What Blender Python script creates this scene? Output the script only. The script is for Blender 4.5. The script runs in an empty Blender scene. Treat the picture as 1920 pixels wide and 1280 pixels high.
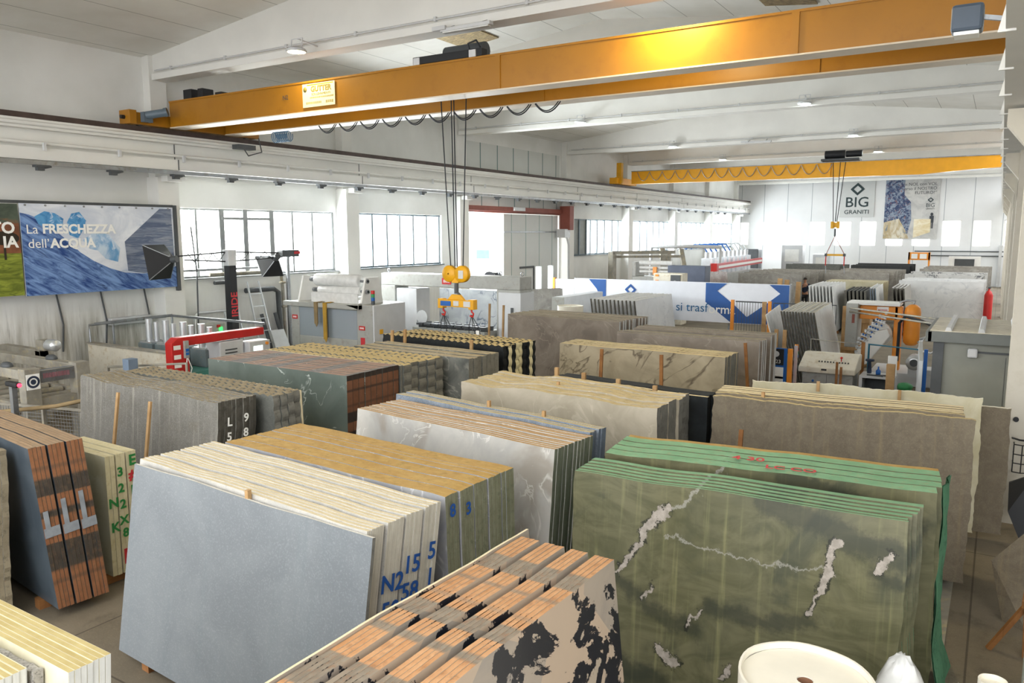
import bpy, math, random
from mathutils import Vector, Matrix, Euler

S = bpy.context.scene
C = S.collection
PI = math.pi
R = math.radians

# ------------------------------------------------------------------ camera, sky, lights, exposure
cam_data = bpy.data.cameras.new('camera')
cam_data.lens = 27.34
cam_data.sensor_width = 36.0
cam_data.clip_end = 400
cam = bpy.data.objects.new('camera', cam_data)
C.objects.link(cam)
_rot = Matrix(((0.84833471, -0.07159398, 0.52459749), (0.52945721, 0.11810525, -0.84007512), (-0.0018134, 0.99041681, 0.13809873)))
cam.matrix_world = Matrix.Translation((0, 0, 4.2)) @ _rot.to_4x4()
S.camera = cam

world = bpy.data.worlds.new('overcast_sky')
S.world = world
world.use_nodes = True
_bg = world.node_tree.nodes['Background']
_bg.inputs[0].default_value = (0.97, 0.985, 1.0, 1)
_bg.inputs[1].default_value = 2.6

def area_light(name, loc, rot, sx, sy, power, color=(1, 1, 1), spread=PI):
    d = bpy.data.lights.new(name, 'AREA')
    d.shape = 'RECTANGLE'; d.size = sx; d.size_y = sy; d.energy = power; d.color = color; d.spread = spread
    o = bpy.data.objects.new(name, d); C.objects.link(o); o.location = loc; o.rotation_euler = rot
    return o
# daylight entering by the windows of the side wall, the gate and the end wall
for _y, _w in ((17.2, 6.2), (24.3, 4.9), (42.3, 6.4), (50.6, 6.4), (58.5, 6.4), (66.4, 6.2)):
    area_light('window_daylight', (-20.75, _y, 3.95), (0, R(-90), 0), 2.0, _w, (190 if _y < 30 else 100) * _w, (0.93, 0.97, 1))
area_light('gate_daylight', (-20.8, 29.6, 2.6), (0, R(-90), 0), 5.0, 2.2, 700, (0.93, 0.97, 1))
area_light('end_daylight', (-10, 71.6, 4.1), (R(-90), 0, 0), 18, 2.1, 2300, (0.95, 0.98, 1))
S.view_settings.view_transform = 'Standard'
S.view_settings.look = 'None'
S.view_settings.gamma = 1.0
S.view_settings.use_curve_mapping = False
S.view_settings.exposure = 0.75
S.cycles.max_bounces = 8
S.cycles.diffuse_bounces = 5
S.cycles.glossy_bounces = 3
S.cycles.transparent_max_bounces = 12
S.cycles.caustics_reflective = False
S.cycles.caustics_refractive = False

# ------------------------------------------------------------------ mesh helpers
class MB:
    def __init__(s): s.v = []; s.f = []; s.m = []; s.sm = []
    def add(s, vs, fs, m=0, smooth=False):
        b = len(s.v); s.v += [tuple(p) for p in vs]
        for f in fs: s.f.append([b + i for i in f]); s.m.append(m); s.sm.append(smooth)
        return s
    def box(s, x0, x1, y0, y1, z0, z1, m=0):
        return s.add([(x0,y0,z0),(x1,y0,z0),(x1,y1,z0),(x0,y1,z0),(x0,y0,z1),(x1,y0,z1),(x1,y1,z1),(x0,y1,z1)],
                     [(0,3,2,1),(4,5,6,7),(0,1,5,4),(1,2,6,5),(2,3,7,6),(3,0,4,7)], m)
    def bar(s, p, q, w, h=None, m=0, up=(0, 0, 1)):           # rectangular bar from p to q
        p = Vector(p); q = Vector(q); d = (q - p).normalized(); u = Vector(up)
        if abs(d.dot(u)) > .98: u = Vector((0, 1, 0))
        a = d.cross(u).normalized(); b = a.cross(d).normalized(); h = h or w
        vs = []
        for c in (p, q):
            for i, j in ((-1,-1),(1,-1),(1,1),(-1,1)): vs.append(c + a * (i*w/2) + b * (j*h/2))
        return s.add(vs, [(0,3,2,1),(4,5,6,7),(0,1,5,4),(1,2,6,5),(2,3,7,6),(3,0,4,7)], m)
    def cyl(s, p, q, r, r2=None, n=16, m=0, cap=True):
        p = Vector(p); q = Vector(q); d = (q - p).normalized(); r2 = r if r2 is None else r2
        a = d.orthogonal().normalized(); b = d.cross(a)
        vs = []
        for c, rr in ((p, r), (q, r2)):
            for i in range(n):
                t = 2*PI*i/n; vs.append(c + a*(rr*math.cos(t)) + b*(rr*math.sin(t)))
        s.add(vs, [(i, (i+1) % n, n+(i+1) % n, n+i) for i in range(n)], m, True)
        if cap: s.add(vs[:n], [tuple(range(n-1, -1, -1))], m); s.add(vs[n:], [tuple(range(n))], m)
        return s
    def tube(s, pts, r, n=8, m=0):
        pts = [Vector(p) for p in pts]; rings = []; a = None
        for i, p in enumerate(pts):
            d = (pts[min(i+1, len(pts)-1)] - pts[max(i-1, 0)]).normalized()
            if a is None: a = d.orthogonal().normalized()
            a = (a - d * a.dot(d)).normalized(); b = d.cross(a)
            rings.append([p + a*(r*math.cos(2*PI*k/n)) + b*(r*math.sin(2*PI*k/n)) for k in range(n)])
        vs = [v for g in rings for v in g]; fs = []
        for i in range(len(rings)-1):
            for k in range(n): fs.append((i*n+k, i*n+(k+1) % n, (i+1)*n+(k+1) % n, (i+1)*n+k))
        s.add(vs, fs, m, True)
        s.add(rings[0], [tuple(range(n-1, -1, -1))], m); s.add(rings[-1], [tuple(range(n))], m)
        return s
    def lathe(s, prof, c=(0, 0, 0), n=24, m=0, axis='z', wob=0, seed=1):
        rg = random.Random(seed); ph = rg.random()*6
        vs = []
        for r, z in prof:
            for i in range(n):
                t = 2*PI*i/n; rr = r*(1 + wob*math.sin(3*t+ph+z*4) + wob*.6*math.sin(7*t+z*9))
                p = (rr*math.cos(t), rr*math.sin(t), z)
                if axis == 'x': p = (p[2], p[0], p[1])
                if axis == 'y': p = (p[0], p[2], p[1])
                vs.append((c[0]+p[0], c[1]+p[1], c[2]+p[2]))
        fs = []
        for j in range(len(prof)-1):
            for i in range(n): fs.append((j*n+i, j*n+(i+1) % n, (j+1)*n+(i+1) % n, (j+1)*n+i))
        return s.add(vs, fs, m, True)
    def prism(s, poly, axis, a, b, m=0):                       # polygon extruded along an axis
        def P(u, v, w): return {'x': (w, u, v), 'y': (u, w, v), 'z': (u, v, w)}[axis]
        n = len(poly); vs = [P(u, v, a) for u, v in poly] + [P(u, v, b) for u, v in poly]
        return s.add(vs, [tuple(range(n-1, -1, -1)), tuple(range(n, 2*n))] + [(i, (i+1) % n, n+(i+1) % n, n+i) for i in range(n)], m)
    def quad(s, *ps, m=0): return s.add(ps, [tuple(range(len(ps)))], m)
    def ball(s, c, rx, ry=None, rz=None, n=14, k=9, m=0, wob=0, seed=1):
        ry = rx if ry is None else ry; rz = rx if rz is None else rz; rg = random.Random(seed)
        vs = [(c[0], c[1], c[2]-rz)]
        for j in range(1, k):
            t = PI*j/k
            for i in range(n):
                q = 2*PI*i/n; w = 1 + wob*(rg.random()-.5)*2
                vs.append((c[0]+rx*w*math.sin(t)*math.cos(q), c[1]+ry*w*math.sin(t)*math.sin(q), c[2]-rz*w*math.cos(t)))
        vs.append((c[0], c[1], c[2]+rz)); fs = []
        for i in range(n): fs.append((0, 1+(i+1) % n, 1+i))
        for j in range(k-2):
            for i in range(n): fs.append((1+j*n+i, 1+j*n+(i+1) % n, 1+(j+1)*n+(i+1) % n, 1+(j+1)*n+i))
        l = len(vs)-1
        for i in range(n): fs.append((1+(k-2)*n+i, 1+(k-2)*n+(i+1) % n, l))
        return s.add(vs, fs, m, True)
    def mesh(s, name, mats):
        me = bpy.data.meshes.new(name); me.from_pydata(s.v, [], s.f)
        for x in (mats if isinstance(mats, (list, tuple)) else [mats]): me.materials.append(x)
        me.polygons.foreach_set('material_index', s.m); me.polygons.foreach_set('use_smooth', s.sm)
        me.update(); return me
    def build(s, name, mats, parent=None, loc=(0, 0, 0), rot=(0, 0, 0), bevel=0):
        o = bpy.data.objects.new(name, s.mesh(name, mats)); C.objects.link(o)
        o.location = loc; o.rotation_euler = rot
        if parent: o.parent = parent
        if bevel:
            b = o.modifiers.new('bevel', 'BEVEL'); b.width = bevel; b.segments = 2; b.limit_method = 'ANGLE'; b.harden_normals = False
        return o

def tag(o, label, cat, group=None, kind=None):
    if label: o['label'] = label
    if cat: o['category'] = cat
    if group: o['group'] = group
    if kind: o['kind'] = kind
    return o
def thing(name, label, cat, loc=(0, 0, 0), rz=0, group=None):
    o = bpy.data.objects.new(name, None); C.objects.link(o); o.location = loc; o.rotation_euler = (0, 0, rz)
    o.empty_display_size = .1
    return tag(o, label, cat, group)
def struct(o): o['kind'] = 'structure'; return o
def text(s, size, mat, parent, loc, rot, name='lettering', align='CENTER', bold=0, sx=1, ext=.001):
    c = bpy.data.curves.new(name, 'FONT'); c.body = s; c.size = size; c.align_x = align; c.align_y = 'CENTER'
    c.extrude = ext; c.offset = bold; c.materials.append(mat); c.resolution_u = 3
    q = bpy.data.objects.new(name, c); C.objects.link(q); me = bpy.data.meshes.new_from_object(q.evaluated_get(bpy.context.evaluated_depsgraph_get()))
    bpy.data.objects.remove(q); bpy.data.curves.remove(c); me.materials.clear(); me.materials.append(mat)
    o = bpy.data.objects.new(name, me); C.objects.link(o); o.location = loc; o.rotation_euler = rot; o.scale = (sx, 1, 1)
    if parent: o.parent = parent
    return o
def dup(o, parent=None):
    c = o.copy(); C.objects.link(c)
    if parent: c.parent = parent
    for ch in o.children: dup(ch, c)
    return c
FX = (R(90), 0, R(90))      # lettering that faces +X
FY = (R(90), 0, 0)          # lettering that faces -Y

# ------------------------------------------------------------------ materials
class NT:
    def __init__(s, name):
        s.m = bpy.data.materials.new(name); s.m.use_nodes = True; s.t = s.m.node_tree; s.n = s.t.nodes; s.l = s.t.links
        s.b = s.n['Principled BSDF']
    def new(s, typ, **kw):
        n = s.n.new(typ)
        for k, v in kw.items(): setattr(n, k, v)
        return n
    def put(s, a, b): s.l.new(a, b)
    def val(s, sock, v):
        if hasattr(v, 'is_output') or isinstance(v, bpy.types.NodeSocket): s.l.new(v, sock)
        else: sock.default_value = v
    def coord(s, kind='Object', scale=(1, 1, 1), rnd=False):
        c = s.new('ShaderNodeTexCoord'); mp = s.new('ShaderNodeMapping'); s.put(c.outputs[kind], mp.inputs[0])
        mp.inputs['Scale'].default_value = scale
        if rnd:
            oi = s.new('ShaderNodeObjectInfo'); k = s.math('MULTIPLY', oi.outputs['Random'], 37.0); s.put(k, mp.inputs['Location'])
        return mp.outputs[0]
    def noise(s, vec, scale, detail=4, rough=.55, dist=0):
        n = s.new('ShaderNodeTexNoise'); s.put(vec, n.inputs['Vector']); n.inputs['Scale'].default_value = scale
        n.inputs['Detail'].default_value = detail; n.inputs['Roughness'].default_value = rough; n.inputs['Distortion'].default_value = dist
        return n.outputs[0]
    def math(s, op, a, b=0.0, clamp=False):
        n = s.new('ShaderNodeMath', operation=op, use_clamp=clamp); s.val(n.inputs[0], a); s.val(n.inputs[1], b); return n.outputs[0]
    def ramp(s, x, lo, hi):                                     # smooth 0..1 between lo and hi
        n = s.new('ShaderNodeMapRange'); n.interpolation_type = 'SMOOTHSTEP'; s.put(x, n.inputs[0])
        n.inputs[1].default_value = lo; n.inputs[2].default_value = hi; return n.outputs[0]
    def mix(s, f, a, b):
        n = s.new('ShaderNodeMix', data_type='RGBA'); s.val(n.inputs[0], f)
        for k, v in ((6, a), (7, b)):
            if isinstance(v, (tuple, list)): n.inputs[k].default_value = (*v[:3], 1)
            else: s.put(v, n.inputs[k])
        return n.outputs[2]
    def sep(s, vec):
        n = s.new('ShaderNodeSeparateXYZ'); s.put(vec, n.inputs[0]); return n.outputs
    def bump(s, h, strength=.3, dist=.01):
        n = s.new('ShaderNodeBump'); n.inputs['Strength'].default_value = strength; n.inputs['Distance'].default_value = dist
        s.put(h, n.inputs['Height']); s.put(n.outputs[0], s.b.inputs['Normal'])
    def out(s, col, rough=.6, metal=0, spec=.5):
        if isinstance(col, (tuple, list)): s.b.inputs['Base Color'].default_value = (*col[:3], 1)
        else: s.put(col, s.b.inputs['Base Color'])
        s.val(s.b.inputs['Roughness'], rough); s.b.inputs['Metallic'].default_value = metal
        s.b.inputs['Specular IOR Level'].default_value = spec
        return s.m

def hexc(h):
    h = h.lstrip('#'); o = []
    for i in (0, 2, 4):
        v = int(h[i:i+2], 16)/255; o.append(v/12.92 if v <= .04045 else ((v+.055)/1.055)**2.4)
    return tuple(o)
def paint(name, h, rough=.5, metal=0, var=.12, scale=3, spec=.4, dirt=None):
    t = NT(name); c = hexc(h); v = t.coord(); n = t.noise(v, scale, 5)
    col = t.mix(t.ramp(n, .3, .75), tuple(x*(1-var) for x in c), tuple(min(1, x*(1+var*.6)) for x in c))
    if dirt: col = t.mix(t.math('MULTIPLY', t.ramp(t.noise(v, scale*2.3, 6, .65), .5, .72), .7), col, hexc(dirt))
    return t.out(col, rough, metal, spec)
def glow(name, h, strength):
    t = NT(name); t.b.inputs['Emission Color'].default_value = (*hexc(h), 1); t.b.inputs['Emission Strength'].default_value = strength
    return t.out(hexc(h), .5)
def stone(name, c1, c2, scale=2.5, speck=None, speck_amt=.4, vein=None, vein_scale=1.2, vein_w=.03, vein_dist=1.5, vein_amt=.8,
          streak=None, streak_amt=.5, streak_x=9, patch=None, patch_scale=1.2, patch_lo=.6, patch_hi=.63, rough=.45, rnd=True, dark=None):
    t = NT(name); v = t.coord(rnd=rnd)
    col = t.mix(t.ramp(t.noise(v, scale, 6, .6, .8), .3, .72), hexc(c1), hexc(c2))
    if dark: col = t.mix(t.math('MULTIPLY', t.ramp(t.noise(v, scale*.55, 4, .5, 1.2), .52, .7), .75), col, hexc(dark))
    if vein:
        n = t.math('ABSOLUTE', t.math('SUBTRACT', t.noise(v, vein_scale, 4, .5, vein_dist), .5))
        f = t.math('SUBTRACT', 1.0, t.ramp(n, 0, vein_w)); f = t.math('MULTIPLY', f, t.ramp(t.noise(v, vein_scale*1.7, 2), .42, .58))
        col = t.mix(t.math('MULTIPLY', f, vein_amt), col, hexc(vein))
    if patch:
        n = t.noise(v, patch_scale, 7, .6, 1.0); col = t.mix(t.ramp(n, patch_lo, patch_hi), col, hexc(patch))
    if streak:
        w = t.coord(scale=(streak_x, 1, .35), rnd=rnd); n = t.noise(w, 1.3, 5, .65)
        col = t.mix(t.math('MULTIPLY', t.ramp(n, .52, .74), streak_amt), col, hexc(streak))
    if speck:
        n = t.noise(v, 70, 2, .6); col = t.mix(t.math('MULTIPLY', t.ramp(n, .5, .72), speck_amt), col, hexc(speck))
    return t.out(col, rough, 0, .4)
def edge(name, c1, c2, dirt=None, lines=0, band=None, band_axis=0, band_scale=2.2, rough=.8, line_col='#5a5040'):
    t = NT(name); v = t.coord(rnd=True); g = t.coord(scale=(1.2, 30, 1.2), rnd=True)
    col = t.mix(t.ramp(t.noise(v, 5, 6, .65), .3, .75), hexc(c1), hexc(c2))
    if band:
        o = t.sep(t.coord())[band_axis]; k = t.new('ShaderNodeCombineXYZ'); t.put(o, k.inputs[0])
        b = t.ramp(t.noise(k.outputs[0], band_scale, 1, .5), .5, .53)
        bc = t.mix(t.ramp(t.noise(v, 9, 5), .35, .7), hexc(band), tuple(x*.7 for x in hexc(band))); col = t.mix(b, col, bc)
    col = t.mix(t.math('MULTIPLY', t.ramp(t.noise(g, 4, 4, .6), .45, .8), .35), col, tuple(x*.6 for x in hexc(c1)))
    if lines:
        y = t.sep(t.coord())[1]; w = t.math('FRACT', t.math('MULTIPLY', y, lines)); f = t.ramp(w, .82, .9)
        col = t.mix(t.math('MULTIPLY', f, .55), col, hexc(line_col))
    if dirt: col = t.mix(t.math('MULTIPLY', t.ramp(t.noise(v, 14, 6, .7), .5, .7), .7), col, hexc(dirt))
    return t.out(col, rough, 0, .2)

M = dict(
    white=paint('white_paint', '#e6e5e0', .6, var=.06), grey=paint('machine_grey', '#a5a59f', .45, var=.08, dirt='#8d887c'),
    lgrey=paint('light_grey_enamel', '#c9cacb', .4, var=.06), dgrey=paint('dark_grey_steel', '#4d5052', .5, var=.15),
    black=paint('black_steel', '#1d1e21', .5), steel=paint('galvanized_steel', '#9a9da0', .35, .7, var=.2, dirt='#77705f'),
    dusty=paint('dusty_steel', '#9b968a', .6, .2, var=.25, dirt='#b7a883'), red=paint('red_enamel', '#c22a26', .4),
    yellow=paint('crane_yellow', '#a06c16', .38, var=.06, scale=1.2, dirt='#946212'), yellow2=paint('crane_bright_yellow', '#f2ac22', .4, var=.06),
    hookyel=paint('hook_yellow', '#e0a519', .4), orange=paint('orange_enamel', '#ee9632', .4, var=.08), blue=paint('blue_enamel', '#1f5fae', .4),
    rail=paint('rusty_rail', '#4b3d38', .6, var=.3), rust=paint('red_primer', '#8a4c40', .6), cable=paint('black_rubber', '#23262b', .6),
    wood=stone('pale_timber', '#b9976a', '#a07c50', 3, streak='#8a5d2d', streak_amt=.5, streak_x=20, rough=.75),
    wood2=stone('brown_timber', '#9a6a3a', '#7a4f2a', 3, streak='#5f3c1e', streak_amt=.5, streak_x=20, rough=.8),
    plastic=paint('milky_film', '#d9d9d6', .25, var=.1, scale=8), foam=paint('white_foam', '#e8e2d2', .8, var=.05), strap=paint('yellow_webbing', '#b08a35', .85, var=.15),
    khaki=paint('khaki_webbing', '#8b7755', .85, var=.15), cream=paint('cream_panel', '#d9d2c0', .5, var=.08, dirt='#b7a37c'),
    alu=paint('bright_aluminium', '#d3d6d8', .3, .6, var=.08), green=paint('green_plastic', '#3c8f57', .5), teal=paint('teal_mat', '#4f8f86', .6),
    ink=paint('dark_ink', '#43474c', .6), inkw=paint('white_ink', '#f4f3ee', .6, var=.02), inkb=paint('blue_ink', '#1f4f96', .6), inkr=paint('red_ink', '#c23138', .6),
    inkg=paint('green_ink', '#2a7c3c', .7), skin=paint('skin', '#b58468', .5), hair=paint('dark_hair', '#2a211c', .7), navy=paint('navy_cloth', '#2c3548', .9),
    brick=paint('brown_block', '#7d573f', .8), screen=glow('lit_screen', '#dff3ec', 1.2), led=glow('green_lamp', '#27e04a', 2.5), redled=glow('red_lamp', '#ff3048', 2.5),
)
# ------------------------------------------------------------------ structure
def wall_mat():
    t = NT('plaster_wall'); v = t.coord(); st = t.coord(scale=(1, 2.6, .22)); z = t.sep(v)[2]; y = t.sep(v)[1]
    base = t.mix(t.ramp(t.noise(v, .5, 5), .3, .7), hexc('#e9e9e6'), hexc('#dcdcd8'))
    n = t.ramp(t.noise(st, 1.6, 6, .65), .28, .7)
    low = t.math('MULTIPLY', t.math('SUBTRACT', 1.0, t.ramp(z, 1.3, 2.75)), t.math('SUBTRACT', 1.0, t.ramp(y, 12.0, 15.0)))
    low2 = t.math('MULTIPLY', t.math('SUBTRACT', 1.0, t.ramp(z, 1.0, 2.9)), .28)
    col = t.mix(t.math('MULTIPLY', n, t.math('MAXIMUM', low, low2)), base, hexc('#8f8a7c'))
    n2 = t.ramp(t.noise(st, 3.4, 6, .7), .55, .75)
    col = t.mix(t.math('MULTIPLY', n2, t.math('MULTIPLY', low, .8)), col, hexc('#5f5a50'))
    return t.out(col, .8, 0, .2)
WALL = wall_mat()
def ceil_mat():
    t = NT('ceiling_slabs'); v = t.coord(); x = t.sep(v)[0]
    w = t.math('FRACT', t.math('DIVIDE', x, 1.25)); f = t.ramp(t.math('ABSOLUTE', t.math('SUBTRACT', w, .5)), .488, .496)
    base = t.mix(t.ramp(t.noise(v, .7, 5), .3, .7), hexc('#e8e7e2'), hexc('#dedcd5'))
    return t.out(t.mix(t.math('MULTIPLY', f, .75), base, hexc('#77756f')), .85, 0, .1)
CEIL = ceil_mat()
def panel_mat(name, c, axis, step, line, w=.012):
    t = NT(name); v = t.coord(); x = t.sep(v)[axis]
    k = t.math('FRACT', t.math('DIVIDE', x, step)); f = t.ramp(t.math('ABSOLUTE', t.math('SUBTRACT', k, .5)), .5-w*1.6, .5-w)
    base = t.mix(t.ramp(t.noise(v, .6, 4), .3, .7), hexc(c), tuple(q*.94 for q in hexc(c)))
    return t.out(t.mix(f, base, hexc(line)), .6, 0, .3)
ENDW = panel_mat('end_wall_panels', '#e4e5e6', 0, 2.0, '#9aa0a4', .008)
SAND = panel_mat('sandwich_panels', '#d3d5d1', 1, 1.42, '#5f7d78', .018)
def floor_mat():
    t = NT('concrete_floor'); v = t.coord()
    col = t.mix(t.ramp(t.noise(v, .8, 7, .62), .32, .7), hexc('#675e4f'), hexc('#7b7160'))
    col = t.mix(t.math('MULTIPLY', t.ramp(t.noise(v, 2.6, 7, .7), .5, .72), .6), col, hexc('#50483b'))
    col = t.mix(t.math('MULTIPLY', t.ramp(t.noise(v, 60, 2), .5, .75), .25), col, hexc('#938870'))
    x = t.sep(v)[0]; y = t.sep(v)[1]
    for o, k in ((x, 4.0), (y, 3.85)):
        w = t.math('FRACT', t.math('DIVIDE', o, k)); f = t.ramp(t.math('ABSOLUTE', t.math('SUBTRACT', w, .5)), .4965, .4985)
        col = t.mix(t.math('MULTIPLY', f, .7), col, hexc('#3a342b'))
    return t.out(col, .7, 0, .3)
def yard_mat():
    t = NT('yard_concrete'); v = t.coord()
    return t.out(t.mix(t.noise(v, .3, 5), hexc('#d9d9d5'), hexc('#cbcbc6')), .9)
struct(MB().box(-20.6, 10, -7, 71.3, -.2, 0).build('floor', floor_mat()))
struct(MB().box(-90, -20.6, -20, 110, -.25, -.02).build('ground', yard_mat()))

XW, XO = -20.3, -20.6
WINS = [(14.1, 20.55, 2.88, 4.95), (21.75, 26.85, 2.9, 4.95), (39.0, 45.85, 2.95, 4.98), (47.3, 53.85, 2.95, 4.98), (55.2, 61.85, 2.95, 4.98), (63.2, 69.5, 2.95, 4.98)]
GATE = (28.75, 37.3, 0, 5.12)
w = MB(); yc = -1
for y0, y1, z0, z1 in WINS[:2] + [GATE] + WINS[2:]:
    w.box(XO, XW, yc, y0, 0, 9.0)
    if z0 > 0: w.box(XO, XW, y0, y1, 0, z0)
    if (y0, y1, z0, z1) == GATE: w.box(XO, XW, y0, y1, z1, 7.0)
    else: w.box(XO, XW, y0, y1, z1, 9.0)
    yc = y1
w.box(XO, XW, yc, 71.3, 0, 9.0)
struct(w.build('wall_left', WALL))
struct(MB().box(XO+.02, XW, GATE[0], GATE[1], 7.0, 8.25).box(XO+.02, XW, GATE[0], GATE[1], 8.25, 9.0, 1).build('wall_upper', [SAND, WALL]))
struct(MB().box(-20.28, -20.24, 28.5, 37.7, 5.15, 5.9).build('trim_1', SAND))
# end wall with its row of windows
EW = [(-20.06, -19.27), (-18.09, -16.80), (-16.1, -14.8), (-14.08, -12.80), (-12.10, -10.76), (-10.09, -8.83), (-8.11, -6.82), (-6.16, -4.86), (-4.08, -2.76), (-1.96, -.72), (.1, 1.4)]
w = MB(); xc = -20.6
for a, b in EW:
    w.box(xc, a, 71, 71.3, 3.08, 5.12); xc = b
w.box(xc, 10.3, 71, 71.3, 3.08, 5.12).box(-20.6, 10.3, 71, 71.3, 0, 3.08).box(-20.6, 10.3, 71, 71.3, 5.12, 10.4)
struct(w.build('wall_back', ENDW))
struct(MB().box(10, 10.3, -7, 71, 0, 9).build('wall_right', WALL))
# roof: two slopes with the ridge over the middle of the hall
def roofz(x): return 9.0 + .116*(x+20) if x < -10 else 9.0 + .116*(-x)
r = MB()
for y0, y1 in ((-1, 71.3),):
    for xa, xb in ((-20.6, -10), (-10, .55)):
        za, zb = roofz(xa), roofz(xb)
        r.add([(xa,y0,za),(xb,y0,zb),(xb,y1,zb),(xa,y1,za),(xa,y0,za+.25),(xb,y0,zb+.25),(xb,y1,zb+.25),(xa,y1,za+.25)],
              [(0,1,2,3),(7,6,5,4),(0,4,5,1),(2,6,7,3),(0,3,7,4),(1,5,6,2)])
struct(r.build('ceiling', CEIL))
struct(MB().box(.8, 10, -1, 34, 9.0, 9.2).build('ceiling', CEIL))  # unseen side-aisle roof, added to keep daylight off the near columns and floor
# columns and pitched roof beams
COLY = [6.3, 13.65, 20.95, 27.85, 37.8, 45.85, 53.95, 61.9, 69.7]
CONC = paint('white_concrete', '#e3e2dd', .7, var=.05, scale=.8)
CONC2 = paint('beige_concrete', '#c6c0b2', .75, var=.06, scale=.8, dirt='#b5ae9e')
for y in COLY:
    c = MB().box(-20.3, -19.8, y-.32, y+.32, 0, 5.75).box(-20.3, -20.0, y-.25, y+.25, 5.75, 9.0)
    c.box(-19.8, -19.5, y-.22, y+.22, 5.62, 5.78)
    struct(c.build('column', CONC))
    if y > 8:
        c = MB().box(.22, .82, y-.62, y-.02, 0, 5.3).box(.42, .82, y-.55, y-.1, 5.3, 9.0)
        c.prism([(.22, 4.9), (.22, 5.95), (.82, 5.95), (.82, 4.9)], 'y', y-.6, y-.04)
        c.prism([(.22, 5.35), (.22, 5.9), (-.05, 5.9), (-.05, 5.7)], 'y', y-.5, y-.12)
        struct(c.build('column', CONC2))
    zb = 8.35
    b = MB(); poly = [(-20.2, zb), (.6, zb), (.6, roofz(.6)), (-10, roofz(-10)+.02), (-20.2, roofz(-20.2))]
    b.prism(poly, 'y', y-.13, y+.13)
    b.prism([(y-.24, zb-.02), (y+.24, zb-.02), (y+.24, zb+.14), (y+.12, zb+.26), (y-.12, zb+.26), (y-.24, zb+.14)], 'x', -19.9, .6)
    struct(b.build('roof_beam', CONC))
    if y > 10:                                                 # conduit along the foot of the beam
        p = MB().tube([(-19.7, y-.27, zb+.2), (.3, y-.27, zb+.2)], .022, 6)
        for k in range(9): p.box(-19+2.2*k-.03, -19+2.2*k+.03, y-.3, y-.24, zb+.16, zb+.25)
        tag(p.build('cable_conduit', M['lgrey']), {13.65: 'thin grey conduit along the foot of the roof beam over the big yellow crane', 27.85: 'thin grey conduit on the roof beam that ends above the open gate'}.get(y, 'thin grey conduit on a white roof beam deep in the hall'), 'conduit', 'conduits on the roof beams')
# crane runway on the window side, with its rail, flange, cable tray and clamps
rw = MB().box(-20.0, -19.45, -7, 71, 6.2, 6.62).box(-20.0, -19.22, -7, 71, 6.62, 6.84).box(-20.0, -19.3, -7, 71, 5.92, 6.2)
for y in COLY: rw.box(-19.448, -19.44, y-.012, y+.012, 6.2, 6.62, 1).box(-19.298, -19.29, y-.012, y+.012, 5.92, 6.2, 1)
rw = struct(rw.build('runway_beam', [CONC, M['dgrey']]))
MB().box(-19.34, -19.22, -7, 71, 6.84, 6.97).build('rail', M['rail'], rw)
MB().tube([(-19.19, -7, 6.73), (-19.19, 71, 6.73)], .05, 8).build('pipe', CONC, rw)
MB().tube([(-19.27, -7, 6.3), (-19.27, 71, 6.3)], .04, 8).build('pipe', CONC, rw)
tr = MB().box(-19.36, -19.24, -7, 71, 5.8, 5.9)
tr.build('cable_tray', M['steel'], rw)
cl = MB().box(-.07, .11, -.16, .16, -.05, 0).box(-.03, .09, -.12, .04, -.13, -.05).bar((.02, -.1, -.1), (.02, .22, -.02), .07, .05).mesh('clamp', M['dgrey'])
for k in range(31):
    o = bpy.data.objects.new('clamp', cl); C.objects.link(o); o.parent = rw; o.location = (-19.3, 9.99+1.79*k, 5.8)
hk = MB().box(-.02, .05, -.03, .03, -.12, .06).mesh('pipe_hook', M['lgrey'])
for k in range(34):
    o = bpy.data.objects.new('pipe_hook', hk); C.objects.link(o); o.parent = rw; o.location = (-19.2, 8.2+1.85*k, 6.25)
# crane runway on the column side
rr = MB().box(-.1, .5, 2, 71, 5.95, 6.12).box(.12, .3, 2, 71, 6.12, 6.7).box(-.02, .45, 2, 71, 6.7, 6.85)
rr = struct(rr.build('runway_beam', CONC)); MB().box(.15, .27, 2, 71, 6.85, 6.97).build('rail', M['rail'], rr)
rb = MB().prism([(-.16, 5.93), (-.02, 5.93), (-.02, 6.6)], 'y', -.02, .02).mesh('rib', CONC)
for k in range(34):
    o = bpy.data.objects.new('rib', rb); C.objects.link(o); o.parent = rr; o.location = (0, 6.4+1.9*k, 0)
# windows: frames, panes and mullions
def glass_mat(name, c, a, dirt=None):
    t = NT(name); tr = t.new('ShaderNodeBsdfTransparent'); tr.inputs[0].default_value = (*c, 1)
    gl = t.new('ShaderNodeBsdfGlossy'); gl.inputs['Roughness'].default_value = .05
    df = t.new('ShaderNodeBsdfTranslucent'); df.inputs[0].default_value = (.75, .73, .68, 1)
    mx = t.new('ShaderNodeMixShader'); mx.inputs[0].default_value = .04; t.put(tr.outputs[0], mx.inputs[1]); t.put(gl.outputs[0], mx.inputs[2])
    m2 = t.new('ShaderNodeMixShader')
    if dirt:
        n = t.ramp(t.noise(t.coord(scale=(1, 1.2, .5)), 2.6, 7, .75), .4, .62); t.val(m2.inputs[0], t.math('ADD', t.math('MULTIPLY', n, dirt), a))
    else: m2.inputs[0].default_value = a
    t.put(mx.outputs[0], m2.inputs[1]); t.put(df.outputs[0], m2.inputs[2]); t.put(m2.outputs[0], t.n['Material Output'].inputs[0])
    return t.m
GL, GLD = glass_mat('clear_glass', (.97, .99, 1), .03), glass_mat('dirty_glass', (.97, .98, .97), .12, .55)
FRM = paint('window_frame_grey', '#5d6a70', .5); FRM2 = paint('window_frame_pale', '#8f9292', .5)
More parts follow.
